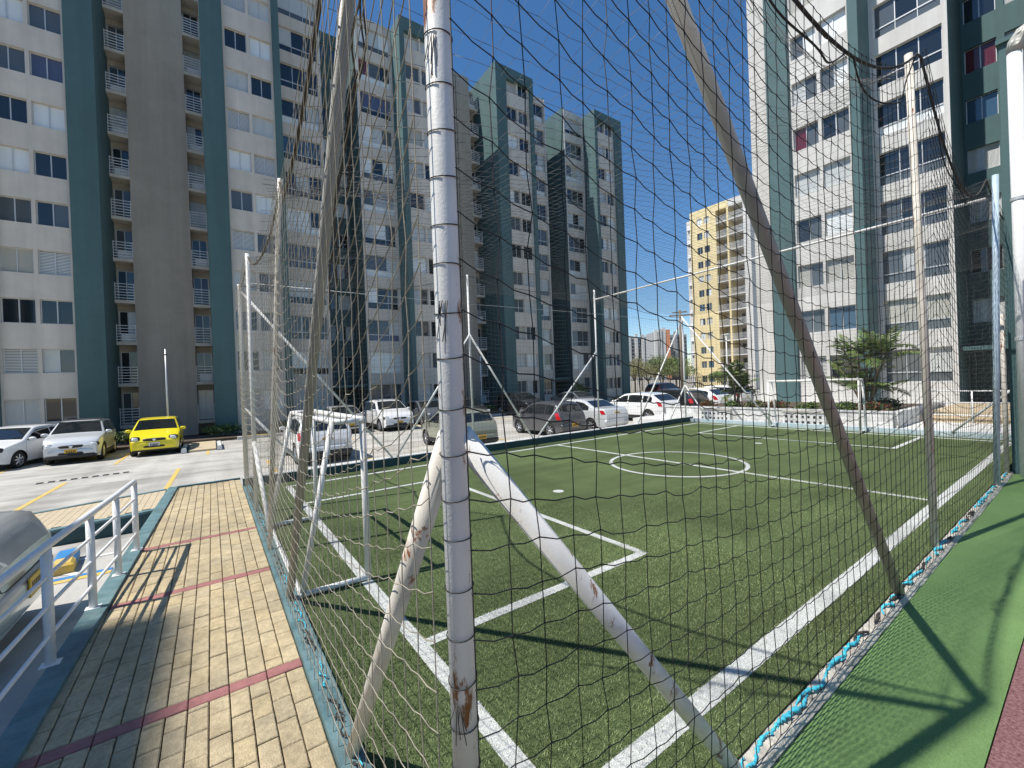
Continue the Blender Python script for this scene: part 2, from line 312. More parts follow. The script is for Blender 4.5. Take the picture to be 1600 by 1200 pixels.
for (bx, by, wx, wy, red) in bricks:
    vis = by > 1.4
    mi_ = 5 if red else random.randrange(5)
    if vis and nb < 300:
        key = (round(wx, 3), round(wy, 3), mi_)
        if key not in cache:
            cache[key] = MB().bev(-wx/2, wx/2, -wy/2, wy/2, -.05, 0, .005).mesh('brick', 'paver_red' if red else 'paver%d' % mi_)
        o = link('brick', cache[key], sw, (bx, by, random.uniform(-.003, .003))); o.rotation_euler = (random.gauss(0, .006), random.gauss(0, .006), random.gauss(0, .006)); nb += 1
    else:
        z = random.uniform(-.003, .003); rest[mi_].bev(bx-wx/2, bx+wx/2, by-wy/2, by+wy/2, -.05, z, .005)
allb = MB()
for i, q in enumerate(rest): allb.add(q.v, q.f, i)
tag(allb.build('paving_bricks', ['paver0', 'paver1', 'paver2', 'paver3', 'paver4', 'paver_red'], sw), kind='stuff')
# cross walk ramp on the left, sloping down away from the sidewalk
rp = MB(); X0, X1 = -9., LX(9.6)-.14
def rz(x): return (x-X1)*.055
rp.add([(X0, 8.69, -.7), (X1, 8.69, -.7), (X1, 10.5, -.7), (X0, 10.5, -.7), (X0, 8.69, rz(X0)-.02), (X1, 8.69, -.02), (X1, 10.5, -.02), (X0, 10.5, rz(X0)-.02)],
       [(0, 3, 2, 1), (4, 5, 6, 7), (0, 1, 5, 4), (1, 2, 6, 5), (2, 3, 7, 6), (3, 0, 4, 7)])
ramp = rp.build('ramp_walk', 'teal_dark'); tag(ramp, kind='structure')
pv = MB()
for i in range(80):
    x = X1-.1*(i+1)
    for j in range(8):
        ya = 8.84+.2*j+(.1 if i % 2 else 0); yb = min(ya+.195, 10.38)
        if yb-ya < .03: continue
        v = [(x+.003, ya), (x+.097, ya), (x+.097, yb), (x+.003, yb)]
        pv.add([(a, b, rz(a)-.03) for a, b in v]+[(a, b, rz(a)+.004) for a, b in v], [(4, 5, 6, 7), (0, 1, 5, 4), (1, 2, 6, 5), (2, 3, 7, 6), (3, 0, 4, 7)])
tag(pv.build('paving_bricks', 'paver_far', ramp), kind='stuff')
for ya, yb in ((8.692, 8.83), (10.39, 10.5)):
    q = MB(); q.add([(X0, ya, rz(X0)-.019), (X1, ya, -.019), (X1, yb, -.019), (X0, yb, rz(X0)-.019), (X0, ya, rz(X0)+.015), (X1, ya, .015), (X1, yb, .015), (X0, yb, rz(X0)+.015)],
       [(0, 3, 2, 1), (4, 5, 6, 7), (0, 1, 5, 4), (1, 2, 6, 5), (2, 3, 7, 6), (3, 0, 4, 7)]); q.build('edge_strip', 'teal_paint', ramp)
jt = MB()
for i in range(-7, 12): jt.box(i*3.4-.008, i*3.4+.008, 9.75, 25.6, -.599, -.5985)
for y in (12.9, 16.4, 19.9, 23.4): jt.box(-30, 40, y-.008, y+.008, -.5984, -.598)
tag(jt.build('slab_joints', 'concrete_bay'), kind='structure')
# lot markings
lm = MB()
def stripe(p, q, wd, z): 
    p, q = Vector((*p, z)), Vector((*q, z)); n = (q-p).cross(Vector((0, 0, 1))).normalized()*wd/2
    lm.quad(p-n, q-n, q+n, p+n)
for p, q in (((-3.6, 13.2), (-3.5, 17.4)), ((-1.05, 13.2), (-.95, 17.6)), ((-6.2, 13.2), (-6.1, 17.4)), ((1.5, 13.4), (1.5, 17)), ((4.3, 11), (4.3, 15.5)), ((9.9, 11), (9.9, 15.6)), ((17.4, 11), (17.4, 15.6))): stripe(p, q, .11, -.594)
for x in (-5.9, -2.9, -.2, 5.4, 10, 15.5, 20.5, 25.5): stripe((x, 20.6), (x, 25.4), .1, -.594)
tag(lm.build('bay_lines', 'paint_yellow'), kind='structure')
lm = MB()
for p, q in (((-3.2, 7.6), (-1.1, 7.75)), ((-2.6, 8.6), (-1.2, 6.9))): stripe(p, q, .09, -.274)
tag(lm.build('bay_lines', 'concrete_pale'), kind='structure')
tag(MB().box(-20, 34, 25.9, 29, -.598, -.47).build('building_walk', 'soil'), kind='structure')
kk = MB().box(1.0, 34, 25.65, 25.895, -.598, -.45).build('lot_kerb', 'concrete_pale'); tag(kk, kind='structure')
for i in range(9): MB().box(1.2+3.4*i, 2.6+3.4*i, 25.64, 25.9, -.449, -.44).build('yellow_mark', 'paint_yellow', kk)
tag(MB().box(-.85, .08, 22.0, 25.6, -.597, -.52).build('paved_inset', 'paver_far'), kind='structure')
def block(name, mats, x0, x1, y0, y1, z0, z1, label, cat, group=None, part=None):
    t = empty(name, ((x0+x1)/2, (y0+y1)/2, z0), 0, label, cat, group); dx, dy = (x1-x0)/2, (y1-y0)/2
    MB().bev(-dx, dx, -dy, dy, 0, z1-z0, .02).build('body', mats, t)
    return t, dx, dy, z1-z0
for x, l in ((-1.0, 'white and dark kerb block beside the yellow car'), (.2, 'white and dark kerb block nearest the net, right of the paved inset')):
    t, dx, dy, hh = block('kerb_block', 'teal_dark', x-.09, x+.09, 21.9, 24.2, -.6, -.42, l, 'kerb', 'kerb blocks by the paved inset')
    MB().box(-dx, dx, -dy-.012, -dy-.002, .02, hh-.01).build('painted_end', 'white_paint', t); MB().box(-dx+.02, dx-.02, -dy+.02, dy-.02, hh+.001, hh+.006).build('painted_top', 'white_paint', t)
for x, y, a, l in ((-1.55, 7.55, .1, 'blue and yellow concrete wheel stop in the open bay by the ramp'),):
    t = empty('wheel_stop', (x, y, -.28), a, l, 'wheel stop', 'wheel stops in the near bay')
    MB().bev(-.1, .1, -.33, .33, 0, .13, .03).build('body', 'paint_yellow', t); MB().bev(-.102, .102, -.1, .332, .03, .134, .03).build('blue_end', 'paint_blue', t)
tag(MB().box(-2.6, -1.05, 7.0, 7.09, -.279, -.273).build('bay_lines', 'paint_blue'), kind='structure'); tag(MB().box(-2.6, -1.05, 6.9, 6.995, -.279, -.273).build('bay_lines', 'paint_yellow'), kind='structure')
t = empty('drain_grate', (-3.2, 18.0, -.597), .12, 'dark slotted drain grate set in the pale parking lot', 'drain')
MB().box(-1.05, 1.05, -.16, .16, 0, .004).build('frame', 'concrete_bay', t)
for i in range(9): MB().box(-1.0+.23*i, -.86+.23*i, -.12, .12, .005, .012).build('slot', 'iron', t)

# ------------------------------------------------------------------ apartment towers
FH, NF = 2.30, 12
def wall_open(mb, u0, u1, z0, z1, y, ops, depth=.2, mi=0):
    us = sorted({u0, u1, *[o[0] for o in ops], *[o[1] for o in ops]}); zs = sorted({z0, z1, *[o[2] for o in ops], *[o[3] for o in ops]})
    us = [u for u in us if u0 <= u <= u1]; zs = [z for z in zs if z0 <= z <= z1]
    S = set(ops)
    def hole(a, b): return any(o[0] < a < o[1] and o[2] < b < o[3] for o in S)
    for j in range(len(zs)-1):
        run = None
        for i in range(len(us)-1):
            h = hole((us[i]+us[i+1])/2, (zs[j]+zs[j+1])/2)
            if not h: run = us[i] if run is None else run
            if (h or i == len(us)-2) and run is not None:
                e = us[i] if h else us[i+1]; mb.quad((run, y, zs[j]), (e, y, zs[j]), (e, y, zs[j+1]), (run, y, zs[j+1]), mi); run = None
    for a, b, c, d in ops:
        mb.quad((a, y, c), (b, y, c), (b, y+depth, c), (a, y+depth, c), mi); mb.quad((a, y, d), (a, y+depth, d), (b, y+depth, d), (b, y, d), mi)
        mb.quad((a, y, c), (a, y+depth, c), (a, y+depth, d), (a, y, d), mi); mb.quad((b, y, c), (b, y, d), (b, y+depth, d), (b, y+depth, c), mi)
PW = [('glass_dark', 30), ('blind_white', 20), ('curtain_white', 20), ('glass_grey', 16), ('curtain_cream', 7), ('slat_white', 8), ('curtain_blue', 3), ('glass_blue', 6), ('curtain_maroon', 1.5)]
def pick(): return random.choices([p[0] for p in PW], [p[1] for p in PW])[0]
WM = {}
def frame_mesh(kind, W, HH):
    k = (kind, round(W, 3), round(HH, 3))
    if k in WM: return WM[k]
    m = MB(); f = .035
    m.box(-W/2, W/2, 0, .06, 0, f); m.box(-W/2, W/2, 0, .06, HH-f, HH); m.box(-W/2, -W/2+f, .001, .059, f, HH-f); m.box(W/2-f, W/2, .001, .059, f, HH-f)
    if kind == 'two': m.box(-.02, .02, -.005, .055, f, HH-f)
    if kind == 'wide':
        zt = HH*.30; m.box(-W/2+f, W/2-f, -.012, .058, zt-.025, zt+.025)
        for q in (-1/6, 1/6): m.box(W*q-.017, W*q+.017, -.004, .055, zt+.025, HH-f); m.box(W*q-.012, W*q+.012, -.003, .05, f, zt-.025)
    WM[k] = m.mesh('window_frame', 'alu'); return WM[k]
def pane_mesh(W, HH, mt):
    k = ('p', round(W, 3), round(HH, 3), mt)
    if k not in WM: WM[k] = MB().box(0, W, 0, .012, 0, HH).mesh('pane', mt)
    return WM[k]
def window(root, kind, u, z, y, W, HH, sub=True):
    o = link('window', frame_mesh(kind, W, HH), root, (u, y, z)); f = .036
    base = pick()
    if kind == 'two':
        for s in (0, 1):
            mt = base if random.random() < .72 else random.choice(('glass_dark', 'glass_grey', base))
            link('pane', pane_mesh(W/2-f-.02, HH-2*f, mt), o, ((-W/2+f) if s == 0 else .02, .022+.016*s, f))
    elif kind == 'wide':
        zt = HH*.30
        for s in range(3):
            mt = base if random.random() < .6 else random.choice(('glass_dark', 'glass_grey', 'curtain_white'))
            link('pane', pane_mesh(W/3-.04, HH-zt-.025-f, mt), o, (-W/2+W/3*s+.02, .02+.012*(s % 2), zt+.025))
        link('pane', pane_mesh(W-2*f, zt-.025-f, random.choice((base, 'glass_grey', 'glass_dark', 'blind_white'))), o, (-W/2+f, .025, f))
    else:
        link('pane', pane_mesh(W-2*f, HH-2*f, base), o, (-W/2+f, .025, f))
    return o
RAIL = {}
def rail_mesh(W):
    if W not in RAIL:
        m = MB()
        for i in range(6): m.box(-W/2+.022, W/2-.022, -.018, .018, .12+.155*i-.016, .12+.155*i+.016)
        m.box(-W/2, -W/2+.022, -.02, .02, 0, .95); m.box(W/2-.022, W/2, -.02, .02, 0, .95)
        RAIL[W] = m.mesh('balcony_rail', 'white_metal')
    return RAIL[W]
ACM = MB().bev(-.3, .3, -.13, .13, 0, .5, .02).mesh('air_conditioner', 'white_metal')
def tower(root, cs, z0, spans, wallm='wall_grey', blankm='wall_brown', zc=None, back=9.):
    """cs: unit centres in local u; spans: function(u0,u1)->bool tells which sections are built"""
    zt = z0+NF*FH; zw = [zc+FH*k for k in range(NF)]
    body = MB()
    for c in cs:
        for s in (-1, 1):
            X = lambda a, b: tuple(sorted((c+s*a, c+s*b)))
            # recess back wall and its side
            a, b = X(0, 1.19)
            if spans(a, b):
                m = MB(); uc = c+s*.62
                ops = [(uc-.5, uc+.5, z-.5, z+.6) for z in zw[1:]]
                wall_open(m, a, b, z0, zt+1.1, 3.0, ops); m.build('recess_wall', 'teal', root)
                for z in zw[1:]: window(root, 'two', uc, z-.5, 3.12, 1.0, 1.1)
                if s > 0: MB().box(c-1.19, c+1.19, .35, 2.99, z0+2.45, z0+2.62).build('canopy', 'teal', root)
            # wide window section
            a, b = X(1.19, 3.78)
            if spans(a, b):
                m = MB(); uc = (a+b)/2; Wd = 2.26
                ops = [(uc-Wd/2, uc+Wd/2, z-.80, z+.72) for z in zw]
                wall_open(m, a, b, z0, zt+.95, 0, ops)
                m.build('wall', wallm, root)
                ue = c+s*1.19; sd = MB()                     # side of the recess
                sd.box(min(ue, ue+s*.16), max(ue, ue+s*.16), .003, 2.998, z0, zt+1.1); sd.build('recess_side', 'teal', root)
                pl = MB(); pl.box(min(ue-s*.012, ue+s*.09), max(ue-s*.012, ue+s*.09), -.06, -.002, z0, zt+.95); pl.build('pilaster', 'wall_white', root)
                for z in zw: window(root, 'wide', uc, z-.80, .13, Wd, 1.52)
            # strip, double windows and column
            a, b = X(3.78, 4.15)
            if spans(a, b): MB().box(a, b, -1.6, 0.01, z0, zt+.95).build('column', 'teal', root)
            a, b = X(4.15, 6.63)
            if spans(a, b):
                m = MB(); uc = (a+b)/2; ops = []
                for z in zw:
                    for q in (-.61, .61): ops.append((uc+q-.54, uc+q+.54, z-.53, z+.6))
                wall_open(m, a, b, z0, zt+.02, -1.42, ops); m.build('wall', wallm, root)
                MB().box(a, b, -1.6, -1.2, zt+.022, zt+.95).build('top_beam', 'teal', root)
                for z in zw:
                    for q in (-.61, .61): window(root, 'two', uc+q, z-.53, -1.28, 1.08, 1.13)
            a, b = X(6.63, 7.67)
            if spans(a, b): MB().box(a, b, -1.6, 2.6, z0, zt+.95).build('column', 'teal', root)
            # balconies
            a, b = X(7.67, 8.5)
            if spans(a, b):
                m = MB(); uc = (a+b)/2; Wd = .74
                wall_open(m, a, b, z0, zt+.5, 2.1, [(uc-Wd/2, uc+Wd/2, z-1.02, z+.75) for z in zw]); m.build('balcony_wall', blankm, root)
                for i, z in enumerate(zw):
                    window(root, 'two', uc, z-1.02, 2.17, Wd, 1.77)
                    MB().box(a+.002, b-.002, 1.28, 2.095, z-1.22, z-1.04).build('balcony_slab', wallm, root)
                    link('balcony_rail', rail_mesh(round(b-a-.02, 3)), root, (uc, 1.33, z-1.04))
                    if random.random() < .35: link('air_conditioner', ACM, root, (uc+.05, 1.75, z-1.04))
            a, b = X(8.5, 9.8)
            if spans(a, b):
                MB().box(a, b, 1.3, 3.0, z0, zt+1.0).build('wall', blankm, root)
    us = [c-9.8 for c in cs]+[c+9.8 for c in cs]
    return zt
L = empty('apartment_tower', (0, 30, -.6), 0, 'long grey apartment block with teal columns in shade behind the parking lot', 'building')
tower(L, [-11.8, 7.8, 27.35], 0, lambda a, b: a > -13.1 and b < 35.2, zc=1.88)
MB().box(-13, 35.0, 3.3, 13, 0, 28.2).build('main_block', 'teal', L)
Rr = empty('apartment_tower', (25.9, 2.5, -.05), -math.pi/2, 'sunlit pale apartment block with teal columns behind the palms', 'building')
tower(Rr, [0], 0, lambda a, b: a < 2.0 and a > -10, wallm='wall_white', blankm='wall_white', zc=1.95)
MB().box(-9.78, 3.7, 3.3, 12, 0, 28.).build('main_block', 'teal', Rr)
# tower behind the camera on the left: its roof corner throws the shade over the near sidewalk
hb = 27.4; cx, cy = -.24-SX*hb, 4.55-SY*hb
Bk = empty('apartment_tower', (cx, cy, -.6), math.pi/2, 'apartment block behind the viewpoint, beyond the near parking bay', 'building')
MB().box(-22, 0, 0, 12, 0, hb+.6).build('main_block', 'wall_grey', Bk)
for i in range(4): MB().box(-20+5.5*i, -18.9+5.5*i, -.5, -.002, 0, hb+.2).build('column', 'teal', Bk)
# teal low wing on the right with its rain pipe
N = empty('low_wing', (10.7, .95, -.05), 0, 'plain teal rendered wall rising at the right edge beside the court', 'building')
MB().box(0, 5, -9, 0, 0, 7.05).build('wall', 'teal', N); MB().box(-.05, 5.05, -9.05, .03, 7.052, 7.12).build('coping', 'teal', N)
for z in (1.15, 2.2, 3.35): MB().bev(-.05, -.001, -.16, -.1, z, z+.07, .01).build('junction_box', 'white_paint', N)
t = empty('rain_pipe', (10.45, .765, -.05), 0, 'thick white rain pipe with beige elbow in front of teal wall', 'pipe')
MB().pipe([(0, 0, 0), (0, 0, 6.75)], .085, 16).build('pipe', 'white_metal', t, True)
MB().pipe([(0, 0, 6.72), (0, -.02, 6.86), (.0, -.09, 6.97), (0, -.22, 7.02)], .10, 16).build('elbow', 'curtain_cream', t, True)
for z in (2.2, 4.4): MB().pipe([(0, 0, z), (0, 0, z+.05)], .096, 16).build('pipe_clamp', 'alu', t)
# yellow tower
Yt = empty('apartment_tower', (66, 35.6, -.6), -math.pi/2, 'narrow yellow apartment tower with open balconies, far behind the court', 'building')
YH = 12*2.36
# local u = -(Y-35.6): yellow bay u -4.4..-.2, balconies -.2..1.7, 2.0..4.2, white pilaster 4.2..5.2
m = MB(); ops = []
yz = [1.7+2.33*k for k in range(12)]
for z in yz:
    for q in (-2.75, -1.55): ops.append((q-.45, q+.45, z-.55, z+.55))
wall_open(m, -4.4, -.2, 0, YH+1., 0, ops); m.build('wall', 'yellow_wall', Yt)
for z in yz:
    for q in (-2.75, -1.55): window(Yt, 'two', q, z-.55, .09, .9, 1.1)
MB().box(-5.4, -4.41, .6, 9, 0, YH).build('side_wall', 'wall_white', Yt)
for z in yz: link('air_conditioner', ACM, Yt, (-4.9, .45, z-.6))
MB().box(-4.4, 5.2, 2.2, 12, 0, YH+.98).build('main_block', 'wall_grey', Yt)
for a, b, mt in ((1.72, 2.0, 'yellow_wall'), (4.2, 5.2, 'wall_white'), (-.2, .0, 'yellow_wall')): MB().box(a, b, -.02, 2.195, 0, YH+1.).build('pier', mt, Yt)
MB().box(.001, 1.719, -.01, 2.19, YH-.1, YH+.99).build('top_beam', 'yellow_wall', Yt); MB().box(2.001, 4.199, -.01, 2.19, YH-.1, YH+.99).build('top_beam', 'wall_white', Yt)
for z in yz:
    for a, b in ((0, 1.72), (2.0, 4.2)):
        MB().box(a+.003, b-.003, -.015, 2.19, z-1.18, z-1.0).build('balcony_slab', 'wall_white', Yt)
        link('balcony_rail', rail_mesh(round(b-a-.02, 3)), Yt, ((a+b)/2, .05, z-1.0)); window(Yt, 'two', (a+b)/2, z-1.0, 2.12, 1.3, 1.75)
# far towers
def far_tower(loc, rzv, wd, dp, ht, cols, label):
    t = empty('far_tower', loc, rzv, label, 'building', 'distant apartment towers')
    MB().box(-wd/2, wd/2, 0, dp, 0, ht).build('wall', 'dim_wall', t)
    n = len(cols); cw = wd/n
    for i, cm in enumerate(cols):
        x0 = -wd/2+cw*i
        if cm: MB().box(x0+cw*.12, x0+cw*.88, -1.2-.5*(i % 2), -.01, 0, ht+1.2+.6*(i % 3)).build('rib', cm, t)
        else:
            for k in range(int(ht/2.5)):
                MB().box(x0+cw*.2, x0+cw*.45, -.06, -.005, 1+2.5*k, 2.3+2.5*k).build('window', 'glass_dark', t); MB().box(x0+cw*.55, x0+cw*.8, -.06, -.005, 1+2.5*k, 2.3+2.5*k).build('window', 'glass_dark', t)
def fx(u, d):   # point at depth d along pixel column u
    x = (u-800)/F; p = fw*d+rt0*(x*d); return (p.x, p.y)
p = fx(1004, 300); far_tower((*p, -1), -.6, 19, 14, 31, ['pale_wall', None, 'wall_white', None, 'wall_white', None, 'pale_wall', None], 'grey ribbed tower block on the horizon, leftmost')
p = fx(1036, 260); far_tower((*p, -1), -.6, 10, 14, 30, ['wall_white', 'pale_wall', 'wall_white', 'orange_wall'], 'white tower block with an orange stripe on the horizon')
p = fx(1062, 270); far_tower((*p, -1), -.6, 11, 14, 29, [None, 'dim_wall', None, 'pale_wall', None], 'dark grey tower block on the horizon next to the yellow tower')

# ------------------------------------------------------------------ court fence, braces and nets
FX0, FX1, FY0, FY1, PH = .50, 15.2, 1.0, 9.57, 4.62
fence = empty('court_fence', (0, 0, 0), 0, 'tall white pipe fence with rope netting around the small football court', 'fence')
def pipe(name, p, q, r, m, parent=fence, n=14): return MB().pipe([p, q], r, n).build(name, m, parent, True)
CP = (.53, 1.03)
pipe('corner_post', (*CP, -.1), (*CP, PH+.15), .036, 'post_corner', n=24)
pipe('low_brace', (.50, 2.20, -.02), (.53, 1.05, 1.66), .034, 'post_rusty', n=20); pipe('low_brace', (1.90, 1.02, -.02), (.55, 1.03, 1.66), .036, 'post_corner', n=20)
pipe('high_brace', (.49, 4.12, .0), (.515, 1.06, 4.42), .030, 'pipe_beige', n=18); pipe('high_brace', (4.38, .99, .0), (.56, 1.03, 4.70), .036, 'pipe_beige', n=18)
posts_r = [((5.8, 1.03, -.02), (5.68, 1.08, 4.86), .033, 'post_rusty'), ((9.36, .985, -.02), (9.47, .91, 4.56), .036, 'pipe_blue'), ((10.5, .99, -.02), (10.5, .99, 2.6), .03, 'post_rusty'), ((12.3, 1.0, -.02), (12.3, 1.0, 4.6), .03, 'post_white')]
for p, q, r, m in posts_r: pipe('post', p, q, r, m)
posts_l = [((.47, 5.46, -.02), (.70, 5.28, 4.15), .026, 'post_rusty'), ((.49, 7.36, -.02), (.50, 7.36, 3.85), .028, 'post_white')]
for p, q, r, m in posts_l: pipe('post', p, q, r, m)
pipe('low_brace', (.55, 6.2, .0), (.49, 7.34, 1.05), .03, 'post_white')
pipe('corner_post', (.50, 9.57, .0), (.50, 9.57, 3.86), .032, 'post_white')
pipe('high_brace', (3.35, 9.56, .16), (.51, 9.57, 3.75), .024, 'post_white'); pipe('low_brace', (1.55, 9.56, .16), (.51, 9.56, 1.5), .024, 'post_white')
for x, top in ((5.5, PH), (10.18, PH+.05)): pipe('post', (x, 9.57, .16), (x, 9.57, top), .026, 'post_white')
for x0, x1, z in ((3.42, 5.5, 3.07), (7.45, 5.5, 3.07), (7.58, 10.17, 2.68)): pipe('brace', (x0, 9.555, .16), (x1, 9.565, z), .024, 'post_white')
MX = 15.0
pipe('corner_post', (MX, 9.55, .12), (MX, 9.55, 4.1), .03, 'post_white')
pipe('high_brace', (12.1, 9.56, .16), (MX, 9.55, 4.0), .026, 'post_white'); pipe('high_brace', (MX+.1, 6.5, .12), (MX, 9.53, 4.0), .026, 'post_white')
pipe('low_brace', (14.0, 9.56, .16), (MX, 9.55, 1.42), .026, 'post_white'); pipe('low_brace', (MX+.1, 8.7, .12), (MX, 9.53, 1.42), .026, 'post_white')
pipe('corner_post', (MX, 1.0, .0), (MX, 1.0, 4.1), .03, 'post_white'); pipe('low_brace', (MX+.1, 2.3, .12), (MX, 1.0, 1.5), .026, 'post_white')
pipe('cross_beam', (10.18, 9.56, 4.36), (9.36, 1.0, 4.22), .022, 'post_white')
# top ropes: sagging between the supports
def rope_z(t, sup):
    for (a, za, s), (b, zb, _) in zip(sup, sup[1:]):
        if a <= t <= b+1e-9:
            q = (t-a)/(b-a); return za+(zb-za)*q-s*4*q*(1-q)
    return sup[-1][1]
SUP_R = [(.53, 4.70, .85), (5.68, 4.84, .72), (9.45, 4.54, .25), (12.3, 4.5, .2), (15.0, 4.08, 0)]
SUP_L = [(1.03, 4.70, 1.05), (5.30, 4.14, .45), (7.36, 3.83, .15), (9.57, 3.83, 0)]
SUP_F = [(.5, 3.83, .25), (5.5, 4.6, .22), (10.18, 4.62, .22), (15.0, 4.06, 0)]
SUP_E = [(1.0, 4.08, .3), (9.57, 4.06, 0)]
zr = lambda x: rope_z(x, SUP_R); zl = lambda y: rope_z(y, SUP_L); zf = lambda x: rope_z(x, SUP_F); ze = lambda y: rope_z(y, SUP_E)
xl = lambda y: .5+.19*math.exp(-((y-5.29)/1.1)**2)
def jit(n, a, s=4):
    q = rng.normal(0, 1, n+2*s); kf = np.ones(s)/s; return np.convolve(q, kf, 'same')[s:s+n]*a
def net(name, P, mt, r, e1, e2, knots=False, drop=0.):
    """P: (nu,nv,3) nodes; strands along both index directions, square in section"""
    nu, nv = P.shape[:2]; e1 = np.array(e1, float); e2 = np.array(e2, float); Vs = []; Qs = []; off = 0
    def strand(pts, a, b):
        nonlocal off
        n = len(pts); V = np.stack([pts+a*r, pts+b*r, pts-a*r, pts-b*r], 1).reshape(-1, 3); Vs.append(V)
        i = np.arange(n-1)[:, None]*4; kk = np.arange(4)[None, :]; k2 = (kk+1) % 4
        Qs.append(np.stack([i+kk, i+k2, i+4+k2, i+4+kk], -1).reshape(-1, 4)+off); off += 4*n
    nrm = np.cross(e1, e2)
    for i in range(nu): strand(P[i], e1, nrm)
    for j in range(nv):
        seg = P[:, j]
        # a small scallop between the knots
        mid = (seg[1:]+seg[:-1])/2; mid[:, 2] -= drop; full = np.empty((2*nu-1, 3)); full[0::2] = seg; full[1::2] = mid
        strand(full if drop else seg, e2, nrm)
    if knots:
        K = P.reshape(-1, 3); n = len(K); kr = r*2.0
        V = np.stack([K+[kr, 0, 0], K+[0, kr, 0], K-[kr, 0, 0], K-[0, kr, 0], K+[0, 0, kr*1.3], K-[0, 0, kr*1.3]], 1).reshape(-1, 3); Vs.append(V)
        i = np.arange(n)[:, None]*6+off
        for q in ((0, 1, 4, 4), (1, 2, 4, 4), (2, 3, 4, 4), (3, 0, 4, 4), (1, 0, 5, 5), (2, 1, 5, 5), (3, 2, 5, 5), (0, 3, 5, 5)): pass
        T = np.concatenate([np.concatenate([i+a, i+b, i+c], 1) for a, b, c in ((0, 1, 4), (1, 2, 4), (2, 3, 4), (3, 0, 4), (1, 0, 5), (2, 1, 5), (3, 2, 5), (0, 3, 5))])
        me = npmesh(name+'_knots', np.concatenate(Vs[-1:]), T-off, [mt], None, True)
        kn = link('net_knots', me, None); Vs.pop()
    o = link(name, npmesh(name, np.concatenate(Vs), np.concatenate(Qs), [mt]), fence)
    if knots: kn.parent = o; tag(kn, kind='stuff')
    return o
MS = .119
def side_net(name, axis, a0, a1, const, zfun, mt, r, bulge=.05, knots=False, drop=.006, z0=.03, ms=MS, offs=0.):
    nu = int((a1-a0)/ms)+1; nv = 39; P = np.zeros((nu, nv, 3)); t = np.linspace(a0, a1, nu)
    zt = np.array([zfun(q) for q in t]); v = np.linspace(0, 1, nv)
    jx = rng.normal(0, .007, (nu, nv)); jz = rng.normal(0, .006, (nu, nv))
    lowx = np.cumsum(rng.normal(0, .0018, (nu, nv)), 1)*np.sin(np.pi*v)[None, :]
    bl = bulge*np.sin(np.pi*v)[None, :]*np.sin(np.linspace(0, np.pi*4, nu))[:, None]
    Z = z0+(zt[:, None]-z0)*v[None, :]+jz; Z[:, 0] = z0; Z[:, -1] = zt
    Aa = t[:, None]+jx+lowx; Aa[0] = a0; Aa[-1] = a1
    C = const+bl+offs
    if axis == 'Y' and const < 1: C = C+np.array([xl(q)-.5 for q in t])[:, None]*v[None, :]
    if axis == 'X': P[..., 0] = Aa; P[..., 1] = C
    else: P[..., 1] = Aa; P[..., 0] = C
    P[..., 2] = Z
    e1 = (1, 0, 0) if axis == 'X' else (0, 1, 0)
    return net(name, P, mt, r, e1, (0, 0, 1), knots, drop)
side_net('net', 'X', .53, 15.0, .957, zr, 'net_black', .0021, .018, True, .009)
side_net('net', 'Y', 1.03, 9.55, .452, zl, 'net_beige', .0019, .014, True, .009)
side_net('net', 'X', .5, 15.0, 9.56, zf, 'net_grey', .0017, .04)
side_net('net', 'Y', 1.0, 9.55, 15.0, ze, 'net_grey', .0017, .04)
nx, ny = 122, 72; tx = np.linspace(0, 1, nx); ty = np.linspace(0, 1, ny); P = np.zeros((nx, ny, 3))
xs = .53+(15-.53)*tx; ys = 1.02+(9.56-1.02)*ty
ZR = np.array([zr(x) for x in xs]); ZF = np.array([zf(x) for x in xs]); ZL = np.array([zl(y) for y in ys]); ZE = np.array([ze(y) for y in ys])
c00, c10, c01, c11 = ZR[0], ZR[-1], ZF[0], ZF[-1]
X_, Y_ = tx[:, None], ty[None, :]
Z = (1-X_)*(1-Y_)*c00+X_*(1-Y_)*c10+(1-X_)*Y_*c01+X_*Y_*c11+.28*np.sin(np.pi*X_)*(Y_**1.5)
Z = Z+(ZR-(c00+(c10-c00)*tx))[:, None]*(1-Y_)**5+(ZL-(c00+(c01-c00)*ty))[None, :]*(1-X_)**7-.06*np.sin(np.pi*X_)*np.sin(np.pi*Y_)
P[..., 0] = xs[:, None]+rng.normal(0, .006, (nx, ny)); P[..., 1] = ys[None, :]+rng.normal(0, .006, (nx, ny)); P[..., 2] = Z+rng.normal(0, .003, (nx, ny))
net('roof_net', P, 'net_roof', .0018, (0, 1, 0), (1, 0, 0))
def rope(name, pts, r, m, parent=fence, n=7): return MB().pipe(pts, r, n).build(name, m, parent, True)
rope('top_rope', [(x, 1.0, zr(x)) for x in np.linspace(.53, 15, 90)], .011, 'rope_dark')
rope('top_rope', [(xl(y), y, zl(y)) for y in np.linspace(1.03, 9.57, 80)], .012, 'rope_brown')
rope('top_rope', [(x, 9.57, zf(x)) for x in np.linspace(.5, 15, 60)], .008, 'rope_dark')
rope('guy_wire', [(.5, 9.54, 3.9), (5.5, 9.54, 3.86), (10.18, 9.54, 3.9), (15.0, 9.54, 3.85)], .005, 'alu')
